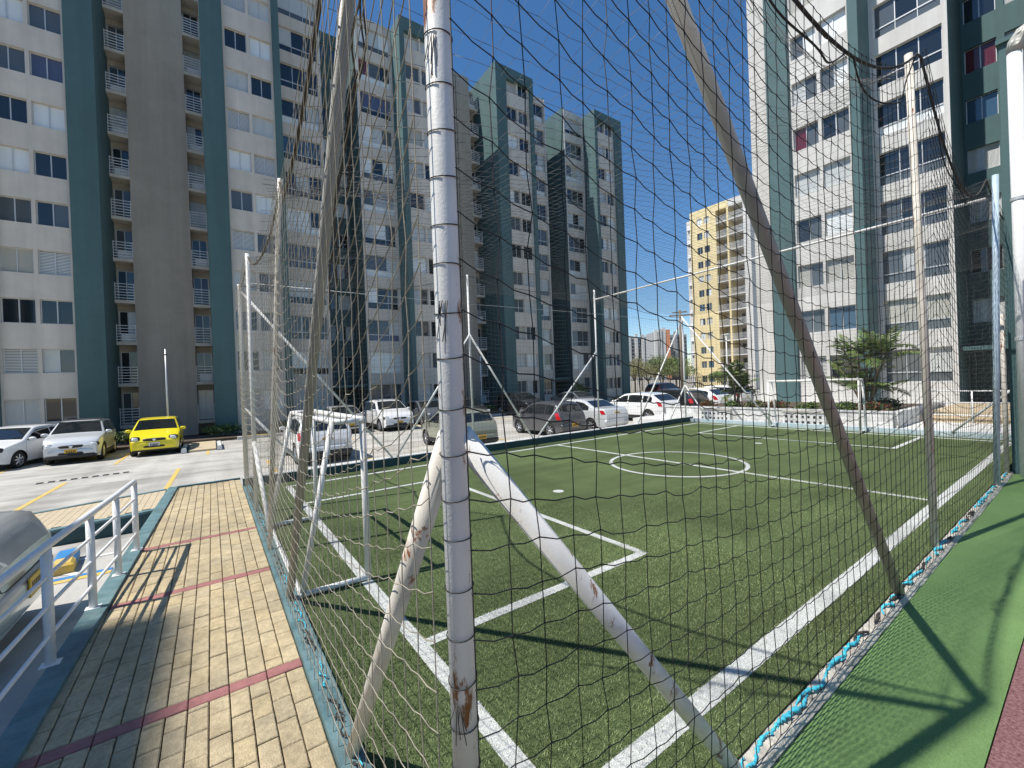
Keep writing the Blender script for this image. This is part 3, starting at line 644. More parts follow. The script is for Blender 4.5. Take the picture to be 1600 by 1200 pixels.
# hanging slack loops at the right hand rope, and the bunched spare net beside the left brace
for x0, x1, d in ((2.2, 3.6, .22), (3.7, 5.5, .3), (6.3, 8.2, .2)):
    rope('slack_rope', [(x0+(x1-x0)*q, .985+.03*math.sin(q*9), zr(x0+(x1-x0)*q)-d*4*q*(1-q)-.01) for q in np.linspace(0, 1, 24)], .006, 'rope_dark')
for k_ in range(3):
    ph = random.uniform(0, 6.28); B_ = [(1.42, 3.62), (1.59, 3.25), (1.72, 3.09), (1.9, 2.86), (2.12, 2.5), (2.3, 2.2)]; qq = np.linspace(0, 1-.07*k_, 24); bi = np.linspace(0, 1, 6)
    rope('bunched_net', [(.515+.02*math.sin(ph+q*9)+.008*math.cos(q*23+ph), float(np.interp(q, bi, [b[0] for b in B_]))+.018*math.sin(q*14+ph), float(np.interp(q, bi, [b[1] for b in B_]))) for q in qq], .004, 'rope_brown', n=5)
# lashing along the kerbs
for k_ in range(46):
    xa = .6+10*k_/46+random.uniform(-.1, .1); ln_ = random.uniform(.12, .42); fq = random.uniform(14, 34); ph = random.uniform(0, 6); am = random.uniform(.006, .02)
    n_ = 30; rad = [max(.002, .009*(.5+random.random())*math.sin(math.pi*(i+.5)/n_)**.4) for i in range(n_)]
    rope('lashing_rope', [(xa+ln_*i/n_, .985+am*math.cos(ph+fq*ln_*i/n_)+random.gauss(0, .002), .030+.7*am*math.sin(ph+fq*ln_*i/n_)) for i in range(n_)], rad, random.choice(('rope_cyan', 'rope_cyan', 'rope_dark')), n=6)
for k_ in range(40):
    ya = 1.2+8.2*k_/40+random.uniform(-.1, .1); ln_ = random.uniform(.1, .35); fq = random.uniform(14, 40); ph = random.uniform(0, 6); n_ = 22
    rope('lashing_rope', [(.497+.016*math.cos(ph+fq*ln_*i/n_)+random.gauss(0, .003), ya+ln_*i/n_, .047+.014*math.sin(ph+fq*ln_*i/n_)) for i in range(n_)], .0045, random.choice(('rope_cyan', 'rope_dark', 'rope_dark')), n=5)
# knots tied round the corner post
for k_ in range(1, 38):
    z = .03+4.67*k_/38+random.gauss(0, .004); th = np.linspace(math.pi*.5, math.pi*2, 18); sg = random.uniform(.0, .02)
    rope('tie', [(CP[0]+.0385*math.cos(q), CP[1]+.0385*math.sin(q), z-sg*math.sin((q-th[0])/(th[-1]-th[0])*math.pi)) for q in th], .0016, 'net_black', n=5)
for z in (.95, 2.02, 2.72):
    for k_ in range(6):
        aa = 3.9+random.uniform(-.35, .35); l_ = random.uniform(.03, .13); b_ = random.uniform(-.35, .35)
        rope('tie', [(CP[0]+(.039+.012*q)*math.cos(aa+b_*q), CP[1]+(.039+.012*q)*math.sin(aa+b_*q), z-l_*q) for q in (0, .35, .7, 1)], .0013, 'net_black', n=4)
# the two goals
def goal(x, s, label):
    g = empty('football_goal', (x, 0, 0), 0, label, 'goal', 'small white pipe goals'); y0, y1, hgt, r = 4.05, 6.42, 1.5, .03
    for y in (y0, y1):
        pipe('post', (0, y, .0), (0, y, hgt), r, 'post_white', g); pipe('ground_bar', (0, y, .03), (-s*.58, y+.03, .03), .024, 'post_white', g)
        pipe('top_bar', (0, y, hgt), (-s*.27, y, hgt), .024, 'post_white', g); pipe('rear_bar', (-s*.27, y, hgt), (-s*.56, y+.02, .03), .024, 'post_white', g)
    pipe('crossbar', (0, y0-.03, hgt), (0, y1+.03, hgt), .034, 'post_white', g); pipe('back_bar', (-s*.27, y0, hgt), (-s*.27, y1, hgt), .022, 'post_white', g); pipe('ground_bar', (-s*.57, y0, .03), (-s*.57, y1, .03), .022, 'post_white', g)
goal(1.14, 1, 'white pipe goal on the near goal line beside the left netting'); goal(14.75, -1, 'white pipe goal at the far end of the court')
# ------------------------------------------------------------------ railing of the sidewalk
rl = empty('railing', (0, 0, 0), 0, 'white steel pipe railing along the drop to the near parking bay', 'railing')
rp_ = [(-1.02, 2.3), (-.99, 3.2), (-.94, 4.14), (-.875, 5.0), (-.815, 5.75), (-.765, 6.53)]
for x, y in rp_:
    r_ = .028
    MB().pipe([(x, y, .03), (x, y, .80)], r_, 14).build('post', 'white_metal', rl, True); MB().box(x-.05, x+.05, y-.04, y+.04, .031, .036).build('base_plate', 'white_metal', rl)
rope('top_rail', [(x, y, .82) for x, y in rp_]+[(-.763, 6.56, .80)], .026, 'white_metal', rl, 14)
for z in (.22, .42, .62): rope('rail', [(x, y, z) for x, y in rp_], .013, 'white_metal', rl, 10)
# ------------------------------------------------------------------ vehicles
PROF = {
 'hatch': [(-.5, .62), (-.485, .93), (-.46, 1.0), (-.385, 1.38), (-.30, 1.45), (-.08, 1.48), (.08, 1.43), (.27, 1.0), (.42, .84), (.485, .70), (.5, .58)],
 'sedan': [(-.5, .66), (-.49, .98), (-.47, 1.04), (-.34, 1.07), (-.19, 1.38), (-.08, 1.45), (.05, 1.44), (.11, 1.40), (.27, .99), (.43, .82), (.49, .66), (.5, .56)],
 'suv':   [(-.5, .66), (-.49, 1.0), (-.475, 1.08), (-.40, 1.50), (-.30, 1.58), (-.08, 1.62), (.08, 1.57), (.25, 1.10), (.42, .98), (.485, .82), (.5, .62)],
 'coupesuv': [(-.5, .70), (-.49, 1.02), (-.46, 1.10), (-.33, 1.46), (-.22, 1.53), (-.06, 1.55), (.08, 1.50), (.26, 1.07), (.43, .95), (.488, .80), (.5, .62)],
}
def car(label, kind, Ln, W, Ht, pm, loc, rz_, group, plate='plate_yellow', dark_low=False, roof=None, rack=False, pz_=None):
    t = empty('parked_car', loc, rz_, label, 'car', group)
    prof = PROF[kind]; hs = Ht/max(p[1] for p in prof)
    px = np.array([p[0]*Ln for p in prof]); pz = np.array([p[1] for p in prof])*hs
    xd = np.linspace(-Ln/2, Ln/2, 401); zd = np.interp(xd, px, pz); kf = np.ones(17)/17
    zs_ = np.convolve(np.pad(zd, 8, 'edge'), kf, 'valid'); T = lambda x: float(np.interp(x, xd, zs_))
    hw0 = W/2; belt = (.93 if kind in ('hatch', 'sedan') else 1.03)*hs; wr = .30 if kind in ('hatch', 'sedan') else .335
    xf, xr = Ln*.32, -Ln*.30
    def xrear(z):
        k = int(np.argmax(zs_[:160] >= z+.045)); return float(xd[k])
    def PW_(x):
        q = max(0, (abs(x)-Ln*.30)/(Ln*.20)); return hw0*(1-.16*q**2.6)
    def hw(x, z): 
        b = PW_(x)*.985; return b-.36*max(0, z-belt) if z > belt else PW_(x)*(1-.05*max(0, (.42-z)/.25)**2-.015*max(0, (z-.7)/.3))
    def zb(x):
        z = .21
        q = max(0, (abs(x)-Ln*.40)/(Ln*.1)); z += .07*q*q
        for xc in (xf, xr):
            d = abs(x-xc); Ra = wr+.055
            if d < Ra: z = max(z, wr+math.sqrt(Ra*Ra-d*d)*.98)
        return z
    st = set(np.linspace(-Ln/2, Ln/2, 70))
    for xc in (xf, xr): st |= set(xc+(wr+.0555)*np.cos(np.linspace(0, math.pi, 17)))
    st = sorted(st); rows = []
    for x in st:
        tt = T(x); s0 = zb(x); sh = min(belt, tt-.07); up = max(sh+.012, tt-.055); pts = []
        for q in (0, .25, .5, .75, 1): z = s0+(sh-s0)*q; pts.append((hw(x, z), z))
        for q in (.34, .67, 1): z = sh+(up-sh)*q; pts.append((hw(x, z), z))
        e = hw(x, up)
        for fr, dz in ((.965, .025), (.88, .012), (.6, .004), (.3, .001), (0, 0)): pts.append((e*fr, up+(tt-up)*(1-dz/.045)))
        rows.append([(x, y, z) for y, z in pts])
    m = MB(); n = len(rows[0]); caps = []
    for sgn in (1, -1):
        vs = [(x, sgn*y, z) for r_ in rows for x, y, z in r_]; fs = []
        for i in range(len(rows)-1):
            for j in range(n-1):
                a, b, c, d = i*n+j, (i+1)*n+j, (i+1)*n+j+1, i*n+j+1
                fs.append((a, b, c, d) if sgn < 0 else (a, d, c, b))
        caps.append([(x, sgn*y, z) for x, y, z in rows[0]]); caps.append([(x, sgn*y, z) for x, y, z in rows[-1]])
        m.add(vs, fs)
    body = m.build('body', pm, t, True)
    for a_, b_, nm in ((0, 2, 'tail_panel'), (1, 3, 'nose_panel')):
        q = MB(); e = .002*(-1 if a_ == 0 else 1); vs = [(x+e, y, z) for x, y, z in caps[a_]]+[(x+e, y, z) for x, y, z in reversed(caps[b_])]; q.add(vs, [tuple(range(len(vs)))]); q.build(nm, pm, body)
    mm = MB(); mm.box(-Ln/2+.12, Ln/2-.12, -hw0+.14, hw0-.14, .2, .62); mm.build('underbody', 'black_trim', body)
    # glazing
    def top_panel(name, xa, xb, wfr, mt):
        q = MB(); N1, N2 = 8, 8; vs = []
        for i in range(N1+1):
            x = xa+(xb-xa)*i/N1; tt = T(x); dx = (T(x+.02)-T(x-.02))/.04; nl = math.hypot(1, dx); e = hw(x, tt-.055)*wfr
            for j in range(N2+1):
                s = -1+2*j/N2; vs.append((x-dx/nl*.008, s*e, tt+.008/nl-.012*s*s))
        q.add(vs, [(i*(N2+1)+j, (i+1)*(N2+1)+j, (i+1)*(N2+1)+j+1, i*(N2+1)+j+1) for i in range(N1) for j in range(N2)]); return q.build(name, mt, t, True)
    xs_w = {'hatch': (.095, .262, -.452, -.392), 'sedan': (.115, .262, -.335, -.20), 'suv': (.095, .243, -.468, -.41), 'coupesuv': (.095, .252, -.45, -.34)}[kind]
    top_panel('windshield', xs_w[0]*Ln, xs_w[1]*Ln, .90, 'car_glass'); top_panel('rear_window', xs_w[2]*Ln, xs_w[3]*Ln, .84, 'car_glass')
    if roof: top_panel('roof_panel', -.38*Ln, .09*Ln, .97, roof)
    segs = {'hatch': ((-.36, -.215), (-.205, -.005), (.005, .235)), 'sedan': ((-.27, -.055), (-.04, .235), None), 'suv': ((-.40, -.255), (-.24, -.01), (.005, .225)), 'coupesuv': ((-.35, -.22), (-.205, -.005), (.008, .235))}[kind]
    for sgn in (1, -1):
        for sg in segs:
            if not sg: continue
            q = MB(); N1 = 12; vs = []
            for i in range(N1+1):
                x = Ln*(sg[0]+(sg[1]-sg[0])*i/N1); z0_ = belt+.015; z1_ = max(z0_+.004, T(x)-.115)
                for r_ in range(3): z = z0_+(z1_-z0_)*r_/2; vs.append((x, sgn*(hw(x, z)+.005), z))
            q.add(vs, [((i*3+j), (i+1)*3+j, (i+1)*3+j+1, i*3+j+1)[::sgn] for i in range(N1) for j in range(2)]); q.build('side_window', 'car_glass', t, True)
        for xq in ((-.21, 0., .245) if kind != 'sedan' else (-.20, -.047, .25)):
            q = MB(); vs = []
            for r_ in range(6): z = .36+(belt-.36)*r_/5; vs += [(xq*Ln-.005, sgn*(hw(xq*Ln, z)+.003), z), (xq*Ln+.005, sgn*(hw(xq*Ln, z)+.003), z)]
            q.add(vs, [(2*r_, 2*r_+1, 2*r_+3, 2*r_+2)[::sgn] for r_ in range(5)])
            q.build('door_seam', 'black_trim', t)
        for xq in (-.16, .05): 
            y = hw(xq*Ln, .83*hs); MB().ell((xq*Ln, sgn*(y+.008), .84*hs), (.085, .018, .016), 8, 5, .6).build('door_handle', pm if kind != 'suv' else 'chrome', t, True)
        y = hw(.22*Ln, belt)+.09; mr = MB().ell((.215*Ln, sgn*y, belt+.06), (.055, .105, .068), 10, 7, .75).build('mirror', pm, t, True)
        # wheels
        for xc in (xf, xr):
            wv = MB(); prof_ = [(wr*.66, -.09), (wr*.9, -.10), (wr*.985, -.075), (wr, -.03), (wr, .03), (wr*.985, .075), (wr*.9, .10), (wr*.66, .09)]; ns = 28; vs = []
            for i in range(ns):
                a = 2*math.pi*i/ns; vs += [(r_*math.cos(a), o_, r_*math.sin(a)) for r_, o_ in prof_]
            k_ = len(prof_); wv.add(vs, [(i*k_+j, i*k_+(j+1) % k_, ((i+1) % ns)*k_+(j+1) % k_, ((i+1) % ns)*k_+j) for i in range(ns) for j in range(k_)])
            wo = wv.build('wheel', 'tyre', t, True); wo.location = (xc, sgn*(hw0-.11), wr)
            rm = MB(); rr = wr*.66; ys_ = sgn*.075
            rm.pipe([(0, sgn*.02, 0), (0, sgn*.03, 0)], rr*.99, 24)
            for i in range(7):
                a = 2*math.pi*i/7; ca, sa_ = math.cos(a), math.sin(a); p1 = Vector((ca*.04, ys_, sa_*.04)); p2 = Vector((ca*rr*.97, ys_*.85, sa_*rr*.97)); tt = Vector((-sa_, 0, ca))
                rm.pipe([p1, p2], [.034, .026], 6)
            rm.pipe([(0, sgn*.05, 0), (0, sgn*.088, 0)], .05, 10); 
            rb = [(rr*math.cos(2*math.pi*i/24), ys_*.95, rr*math.sin(2*math.pi*i/24)) for i in range(25)]; rm.pipe(rb, .014, 6)
            rm.build('rim', ['rim'], wo, False)
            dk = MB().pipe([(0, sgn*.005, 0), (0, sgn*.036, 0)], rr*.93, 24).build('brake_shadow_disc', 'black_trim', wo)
        # lamps
        MB().ell((Ln/2-.178, sgn*(PW_(Ln*.46)-.142), .70*hs), (.158, .158, .10), 12, 8, .7).build('headlight_bezel', 'black_trim', t, True)
        hl = MB().ell((Ln/2-.16, sgn*(PW_(Ln*.46)-.14), .70*hs), (.15, .14, .085), 12, 8, .7).build('headlight', 'lamp_clear', t, True)
        zt_ = (.88 if kind in ('sedan', 'hatch') else .97)*hs; hh_ = {'sedan': .10, 'hatch': .15}.get(kind, .13); q = MB(); vs = []; N1 = 8
        for i in range(N1+1):                                   # wraps from the tail face round the corner to the side
            a = i/N1
            for b in range(4):
                z = zt_-hh_+2*hh_*b/3*(1-.25*max(0, a-.5)); xe = xrear(z)
                if a < .5: e = hw(xe+.03, z); y = e-.20*(1-a*2)-.01; x = xe-.012+.02*a
                else: x = xe+.03+.20*(a-.5)*2; y = hw(x, z)+.007
                vs.append((x, sgn*y, z))
        q.add(vs, [(i*4+b, (i+1)*4+b, (i+1)*4+b+1, i*4+b+1)[::-sgn] for i in range(N1) for b in range(3)]); q.build('tail_light', 'lamp_red', t, True)
        MB().ell((Ln/2-.07, sgn*(hw0-.33), .40), (.05, .07, .05), 8, 6).build('fog_lamp', 'lamp_clear', t, True)
    zc_ = .60*hs; zt2 = (1.0 if kind == 'sedan' else .95)*hs; wv_ = hw0*.66
    rope('boot_seam', [(xrear(z)-.004, y, z) for y, z in [(-wv_, zt2), (-wv_*1.02, (zt2+zc_)/2), (-wv_*.96, zc_+.02), (-wv_*.8, zc_), (0, zc_-.01), (wv_*.8, zc_), (wv_*.96, zc_+.02), (wv_*1.02, (zt2+zc_)/2), (wv_, zt2)]], .0045, 'black_trim', t, 5)
    MB().ell((xrear(.9*hs)-.008, 0, .9*hs), (.012, .045, .04), 10, 6).build('rear_emblem', 'chrome', t, True)
    for sgn in (1, -1): rope('bumper_seam', [(x, sgn*(hw(x, .58)+.002), .58) for x in np.linspace(-Ln/2+.02, xr-wr-.06, 6)], .004, 'black_trim', t, 5)
    # bumpers, grille, plates
    low = 'black_trim' if dark_low else pm
    MB().ell((-Ln/2+.11, 0, .45), (.16, hw0*.90, .15), 24, 10, .45).build('rear_bumper', pm, t, True); MB().ell((Ln/2-.12, 0, .43), (.15, hw0*.86, .15), 24, 10, .45).build('front_bumper', pm, t, True)
    if dark_low: MB().ell((-Ln/2+.12, 0, .36), (.19, hw0*.91, .10), 24, 10, .4).build('lower_trim', low, t, True); MB().ell((Ln/2-.13, 0, .30), (.19, hw0*.87, .07), 24, 10, .4).build('lower_trim', low, t, True)
    MB().ell((Ln/2-.03, 0, .40), (.07, hw0*.52, .055), 12, 6, .5).build('air_intake', 'black_trim', t, True); MB().ell((Ln/2-.05, 0, .66*hs), (.07, hw0*.46, .06), 12, 6, .5).build('grille', 'black_trim', t, True)
    MB().ell((Ln/2+.015, 0, .67*hs), (.015, .07, .06), 8, 6, 1.4).build('emblem', 'chrome', t, True)
    for x, z, nm in ((Ln/2+.03, .47, 'licence_plate'), (-Ln/2-.056 if kind == 'hatch' else (xrear(.80*hs)-.014 if pz_ is None else -Ln/2-.058), pz_ or (.50 if kind == 'hatch' else .80*hs), 'licence_plate')):
        p = MB().box(-.006, .006, -.165, .165, -.08, .08).build(nm, plate, t); p.location = (x, 0, z)
        q = MB()
        for i in range(6): q.box(-.0075, .0075, -.125+.045*i, -.098+.045*i, -.045, .04)
        q.build('plate_characters', 'black_trim', p)
    if dark_low:
        for sgn in (1, -1): MB().box(xr+wr+.08, xf-wr-.08, sgn*hw0*.985-.02, sgn*hw0*.985+.012, .22, .38).build('side_cladding', 'black_trim', t)
    if rack:
        for sgn in (1, -1): MB().pipe([(-.28*Ln, sgn*.5, T(-.28*Ln)-.01), (-.2*Ln, sgn*.52, T(-.2*Ln)+.05), (.03*Ln, sgn*.52, T(.03*Ln)+.05), (.07*Ln, sgn*.5, T(.07*Ln)-.01)], .018, 8).build('roof_rail', 'black_trim', t, True)
    return t
GZ = -.6; UP, DN = math.pi/2, -math.pi/2
gn = 'cars parked nose in beside the court'; gf = 'cars parked in front of the grey block'
def nose_in(label, kind, Ln, W, Ht, pm, x, yr, **k): car(label, kind, Ln, W, Ht, 'paint_'+pm, (x, yr+Ln/2, GZ), UP, gn, **k)
def nose_out(label, kind, Ln, W, Ht, pm, x, yf, rot=0., **k): car(label, kind, Ln, W, Ht, 'paint_'+pm, (x-math.sin(rot)*Ln/2, yf+math.cos(rot)*Ln/2, GZ), DN+rot, gf, **k)
nose_out('small bright yellow hatchback parked facing the camera', 'hatch', 3.55, 1.6, 1.48, 'yellowcar', -1.93, 22.1, plate='plate_white')
nose_out('pale silver small crossover with a dark roof and black lower bumper', 'suv', 3.75, 1.62, 1.58, 'palesilver', -4.3, 22.2, dark_low=True, roof='black_trim')
nose_out('white sedan cut off by the left edge of the view', 'sedan', 4.4, 1.72, 1.46, 'white', -6.75, 22.2, rot=-.33)
nose_out('silver sedan behind the netting next to the white pickup-like SUV', 'sedan', 4.3, 1.7, 1.45, 'silver', 5.95, 23.0)
nose_out('white SUV with roof rails and black bumper facing the court', 'suv', 4.3, 1.82, 1.68, 'white', 8.25, 22.2, dark_low=True, rack=True)
nose_out('dark blue-grey hatchback right of the white SUV', 'hatch', 3.9, 1.68, 1.5, 'bluegrey', 11.0, 23.1)
nose_out('dark sedan half hidden behind the thick corner post', 'sedan', 4.3, 1.72, 1.45, 'darkgrey', 13.3, 22.2)
nose_out('black SUV parked behind the grey hatchback', 'suv', 4.3, 1.8, 1.66, 'black', 18.2, 22.6)
nose_out('dark silver sedan in front of the far end of the grey block', 'sedan', 4.5, 1.75, 1.48, 'bluegrey', 24.2, 23.0)
nose_in('white hatchback seen from behind, just outside the near goal', 'suv', 3.9, 1.74, 1.55, 'white', 3.0, 14.6, dark_low=True)
nose_in('olive silver hatchback mostly hidden by the corner post', 'hatch', 3.7, 1.62, 1.48, 'olive', 7.75, 12.9, dark_low=True)
nose_in('dark grey hatchback with red tail lights beside the court', 'hatch', 3.55, 1.62, 1.5, 'grey', 12.45, 13.1)
nose_in('silver white sedan between the grey hatchback and the white crossover', 'sedan', 4.4, 1.72, 1.47, 'palesilver', 14.95, 12.9)
nose_in('white crossover with black wheel arch cladding', 'coupesuv', 4.4, 1.82, 1.56, 'white', 19.6, 13.2, dark_low=True)
nose_in('black SUV parked right of the white crossover', 'suv', 4.3, 1.8, 1.66, 'black', 22.1, 13.0, dark_low=True)
nose_in('white crossover beyond the black SUV, near the perforated block', 'coupesuv', 4.4, 1.82, 1.6, 'white', 25.3, 13.4)
nose_in('white SUV farthest to the right in the row', 'suv', 4.4, 1.82, 1.66, 'white', 28.4, 13.6)
car('dark red pickup at the far end of the lot beside the teal corner', 'suv', 4.8, 1.85, 1.75, 'paint_red', (39.5, 27.5, GZ), 0, gf)
sv = car('silver sedan seen from behind in the near bay below the railing', 'sedan', 4.4, 1.72, 1.45, 'paint_silver', (-1.36-2.2, 5.45, -.28), math.pi, 'cars in the near bay', pz_=.5)

# ------------------------------------------------------------------ plants and other street things
def leaves(n, c, rad, size, up=.3):
    V = np.zeros((n, 4, 3)); d = rng.normal(0, 1, (n, 3)); d /= np.linalg.norm(d, axis=1)[:, None]; rr = rng.random(n)**.45
    p = np.array(c)+d*rr[:, None]*np.array(rad); a = rng.normal(0, 1, (n, 3)); a[:, 2] += up; a /= np.linalg.norm(a, axis=1)[:, None]
    b = np.cross(a, rng.normal(0, 1, (n, 3))); b /= np.linalg.norm(b, axis=1)[:, None]; s = size*rng.uniform(.6, 1.4, n)[:, None]
    V[:, 0] = p-a*s; V[:, 1] = p+b*s*.4; V[:, 2] = p+a*s; V[:, 3] = p-b*s*.4; return V.reshape(-1, 3)
def leafobj(name, V, mats, parent):
    n = len(V)//4; return link(name, npmesh(name, V, np.arange(len(V)).reshape(-1, 4), mats, rng.integers(0, len(mats), n)), parent)
def shrub(loc, rad, label, mats, group, n=500, size=.05, cat='shrub'):
    t = empty('shrub', loc, 0, label, cat, group); V = np.concatenate([leaves(n//5, (random.uniform(-.5, .5)*rad[0], random.uniform(-.5, .5)*rad[1], rad[2]*random.uniform(.6, 1.)), (rad[0]*.6, rad[1]*.6, rad[2]*.6), size) for _ in range(5)])
    V[:, 2] = np.maximum(V[:, 2], .01); leafobj('foliage', V, mats, t)
    MB().pipe([(0, 0, 0), (.02, 0, rad[2])], .02, 6).build('stem', 'bark', t)
def frond(mb, base, az, el, Ln, droop, wl):
    p = Vector(base); pts = []; d = Vector((math.cos(az)*math.cos(el), math.sin(az)*math.cos(el), math.sin(el))); N_ = 12
    for i in range(N_+1):
        pts.append(p.copy()); p = p+d*(Ln/N_); d = (d+Vector((0, 0, -droop*(.4+i/N_)))).normalized()
    mb.pipe(pts, [.012*(1-.8*i/N_)+.002 for i in range(N_+1)], 4, 1, False)
    for i in range(2, N_+1):
        t = (pts[i]-pts[i-1]).normalized(); s = t.cross(Vector((0, 0, 1)));
        if s.length < .05: s = Vector((-math.sin(az), math.cos(az), 0))
        s.normalize(); u = s.cross(t); f = i/N_; ll = wl*math.sin(math.pi*min(1, .15+f*.8))
        for k_ in (0, .33, .66):
            b = pts[i-1].lerp(pts[i], k_)
            for sg in (1, -1):
                tip = b+s*sg*ll*random.uniform(.75, 1)+t*ll*.75-Vector((0, 0, ll*random.uniform(.1, .45))); wdt = t*.018
                mb.add([b-wdt, b.lerp(tip, .5)+u*.02-wdt*1.2, tip, b.lerp(tip, .5)+u*.02+wdt*1.2], [(0, 1, 2, 3)], random.choice((0, 0, 2)))
def palm(loc, hgt, nst, sp, Ln, label, nf=9):
    t = empty('palm_clump', loc, 0, label, 'palm', 'clumping palms in the planting bed'); cw_ = MB()
    for i in range(nst):
        az = 6.283*i/nst+random.uniform(-.4, .4); dx = sp*random.uniform(.3, 1); top = (dx*math.cos(az), dx*math.sin(az), hgt*random.uniform(.35, 1.05))
        MB().pipe([(.12*math.cos(az), .12*math.sin(az), 0), (top[0]*.45, top[1]*.45, top[2]*.5), top], [.05, .04, .03], 8).build('trunk', 'bark', t, True)
        for k_ in range(nf): frond(cw_, top, az+6.283*k_/nf+random.uniform(-.3, .3), random.uniform(.0, 1.3), Ln*random.uniform(.75, 1.1), random.uniform(.07, .17), .34)
    cw_.build('crown', ['leaf_a', 'leaf_dry', 'leaf_b'], t)
bed = MB().box(16.9, 23.2, 3.9, 11.6, -.045, .30).build('planting_bed', 'soil'); tag(bed, kind='structure')
t = empty('planter_wall', (16.8, 7.7, -.05), 0, 'low white painted retaining wall of the planting bed behind the far goal', 'wall')
MB().bev(-.1, .09, -3.9, 3.9, 0, .47, .015).build('wall_body', 'white_paint', t); MB().box(-.13, .11, -3.93, 3.93, .472, .52).build('coping', 'white_paint', t); MB().box(.092, 6.4, -3.99, -3.81, 0, .49).build('end_wall', 'white_paint', t)
palm((18.6, 4.95, .3), 1.9, 9, .62, 1.2, 'large clumping palm in the white walled bed, right of the far goal', 6)
palm((19.0, 9.6, .3), 1.5, 4, .3, 1.0, 'smaller palm clump left of the far goal', 7)
for i, (x, y, r_, mt) in enumerate([(17.5, 4.4, .5, ('leaf_b', 'leaf_red')), (17.6, 5.2, .5, ('leaf_b', 'leaf_a')), (17.6, 6.4, .45, ('leaf_b', 'leaf_a')), (17.5, 7.3, .5, ('leaf_b', 'leaf_red')), (17.6, 8.2, .45, ('leaf_b', 'leaf_dry')), (17.5, 9.0, .4, ('leaf_b', 'leaf_a')), (17.6, 10.2, .45, ('leaf_b', 'leaf_red')), (19.6, 4.6, .6, ('leaf_b', 'leaf_a'))]):
    shrub((x, y, .3), (r_, r_, .28), ['low dark green', 'low leafy', 'low green', 'low reddish', 'low dry', 'small green', 'low red leaved', 'round dark'][i]+' shrub in the white walled bed, number %s from the ramp railing' % ['one', 'two', 'three', 'four', 'five', 'six', 'seven', 'eight, set back'][i], list(mt), 'low shrubs behind the far goal', 700, .05)
for i in range(12):
    x = -7+3.5*i+random.uniform(-.5, .5)
    shrub((x, 27.3, -.47), (1.3, .5, .42), 'low dark shrub at the foot of the grey block, %s from the left' % ['first', 'second', 'third', 'fourth', 'fifth', 'sixth', 'seventh', 'eighth', 'ninth', 'tenth', 'eleventh', 'twelfth'][i], ['leaf_b', 'leaf_a'], 'shrubs at the foot of the grey block', 900, .07)
palm((26.4, 27.2, -.47), 1.4, 4, .3, 1.1, 'dark palm at the foot of the grey block behind the white sedan', 7)
# perforated concrete blocks
def breeze(loc, Ln, label):
    t = empty('perforated_block', loc, 0, label, 'concrete block', 'perforated white blocks beyond the court'); hh = .46; m = MB(); ops = []
    nn_ = int(Ln/.16)
    for j in range(2):
        for i in range(nn_): a = -Ln/2+.06+i*(Ln-.08)/nn_; ops.append((a, a+.075, .09+.18*j, .185+.18*j))
    wall_open(m, -Ln/2, Ln/2, 0, hh, 0, ops, .18); o = m.build('face', 'white_paint', t); o.rotation_euler = (0, 0, -math.pi/2)
    MB().box(.181, .19, -Ln/2, Ln/2, 0, hh-.001).build('back', 'rough_cement', t); MB().box(-.03, .22, -Ln/2-.03, Ln/2+.03, hh+.001, hh+.05).build('seat', 'rough_cement', t)
    for s in (-1, 1): MB().box(.001, .18, s*(Ln/2+.001)-.02*(s > 0)+.0, s*(Ln/2+.001)+.02*(s < 0), 0, hh-.002).build('end', 'rough_cement', t)
breeze((16.0, 8.95, -.05), 1.2, 'white perforated block bench left of the far goal'); breeze((16.0, 5.9, -.05), 1.25, 'white perforated block bench behind the far goal net')
# ramp with rail to the entrance
tag(MB().box(19.5, 25.5, -2, 3.6, -.045, .25).build('entrance_step', 'tile_beige'), kind='structure')
t = empty('railing', (19.4, 0, .0), 0, 'white three bar railing in front of the shaded entrance', 'railing')
for y in (-1.2, .6, 1.5, 2.5, 3.5): MB().pipe([(0, y, -.05), (0, y, .98)], .024, 10).build('post', 'white_metal', t, True)
for z in (.2, .6, .97): MB().pipe([(0, -1.2, z), (0, 3.5, z)], .02, 10).build('rail', 'white_metal', t, True)
# poles
t = empty('lamp_post', (-1.75, 26.3, -.47), 0, 'thin grey lamp post behind the yellow car', 'lamp post'); MB().pipe([(0, 0, 0), (0, 0, 4.5)], [.05, .03], 10).build('pole', 'alu', t, True); MB().pipe([(0, 0, 4.2), (0, 0, 4.26)], .06, 10).build('collar', 'iron', t); 
px_, py_ = fx(1066, 42)
t = empty('utility_pole', (px_, py_, -.6), 0, 'wooden utility pole with crossarms behind the far corner mast', 'pole'); MB().pipe([(0, 0, 0), (0, 0, 8.9)], [.14, .1], 10).build('pole', 'wood_pole', t, True); o = MB().box(-1., 1., -.06, .06, 8.3, 8.42).build('crossarm', 'wood_pole', t); o.rotation_euler = (0, 0, -.9); o = MB().box(-.7, .7, -.061, .061, 8.62, 8.73).build('crossarm', 'wood_pole', t); o.rotation_euler = (0, 0, -.9)
t = empty('lamp_post', (*fx(1137, 40), -.6), 0, 'white lamp post in front of the yellow tower', 'lamp post'); MB().pipe([(0, 0, 0), (0, 0, 6.1)], .05, 10).build('pole', 'white_metal', t, True); MB().box(-.12, .12, -.3, .3, 6.101, 6.18).build('lamp_head', 'white_metal', t)
t = empty('downpipe', (14.6, 29.9, -.6), 0, 'thin white pole in front of the grey blank wall', 'pole'); MB().pipe([(2.9, -1.0, 0), (2.9, -1.0, 4.6)], .045, 8).build('pole', 'white_metal', t, True)
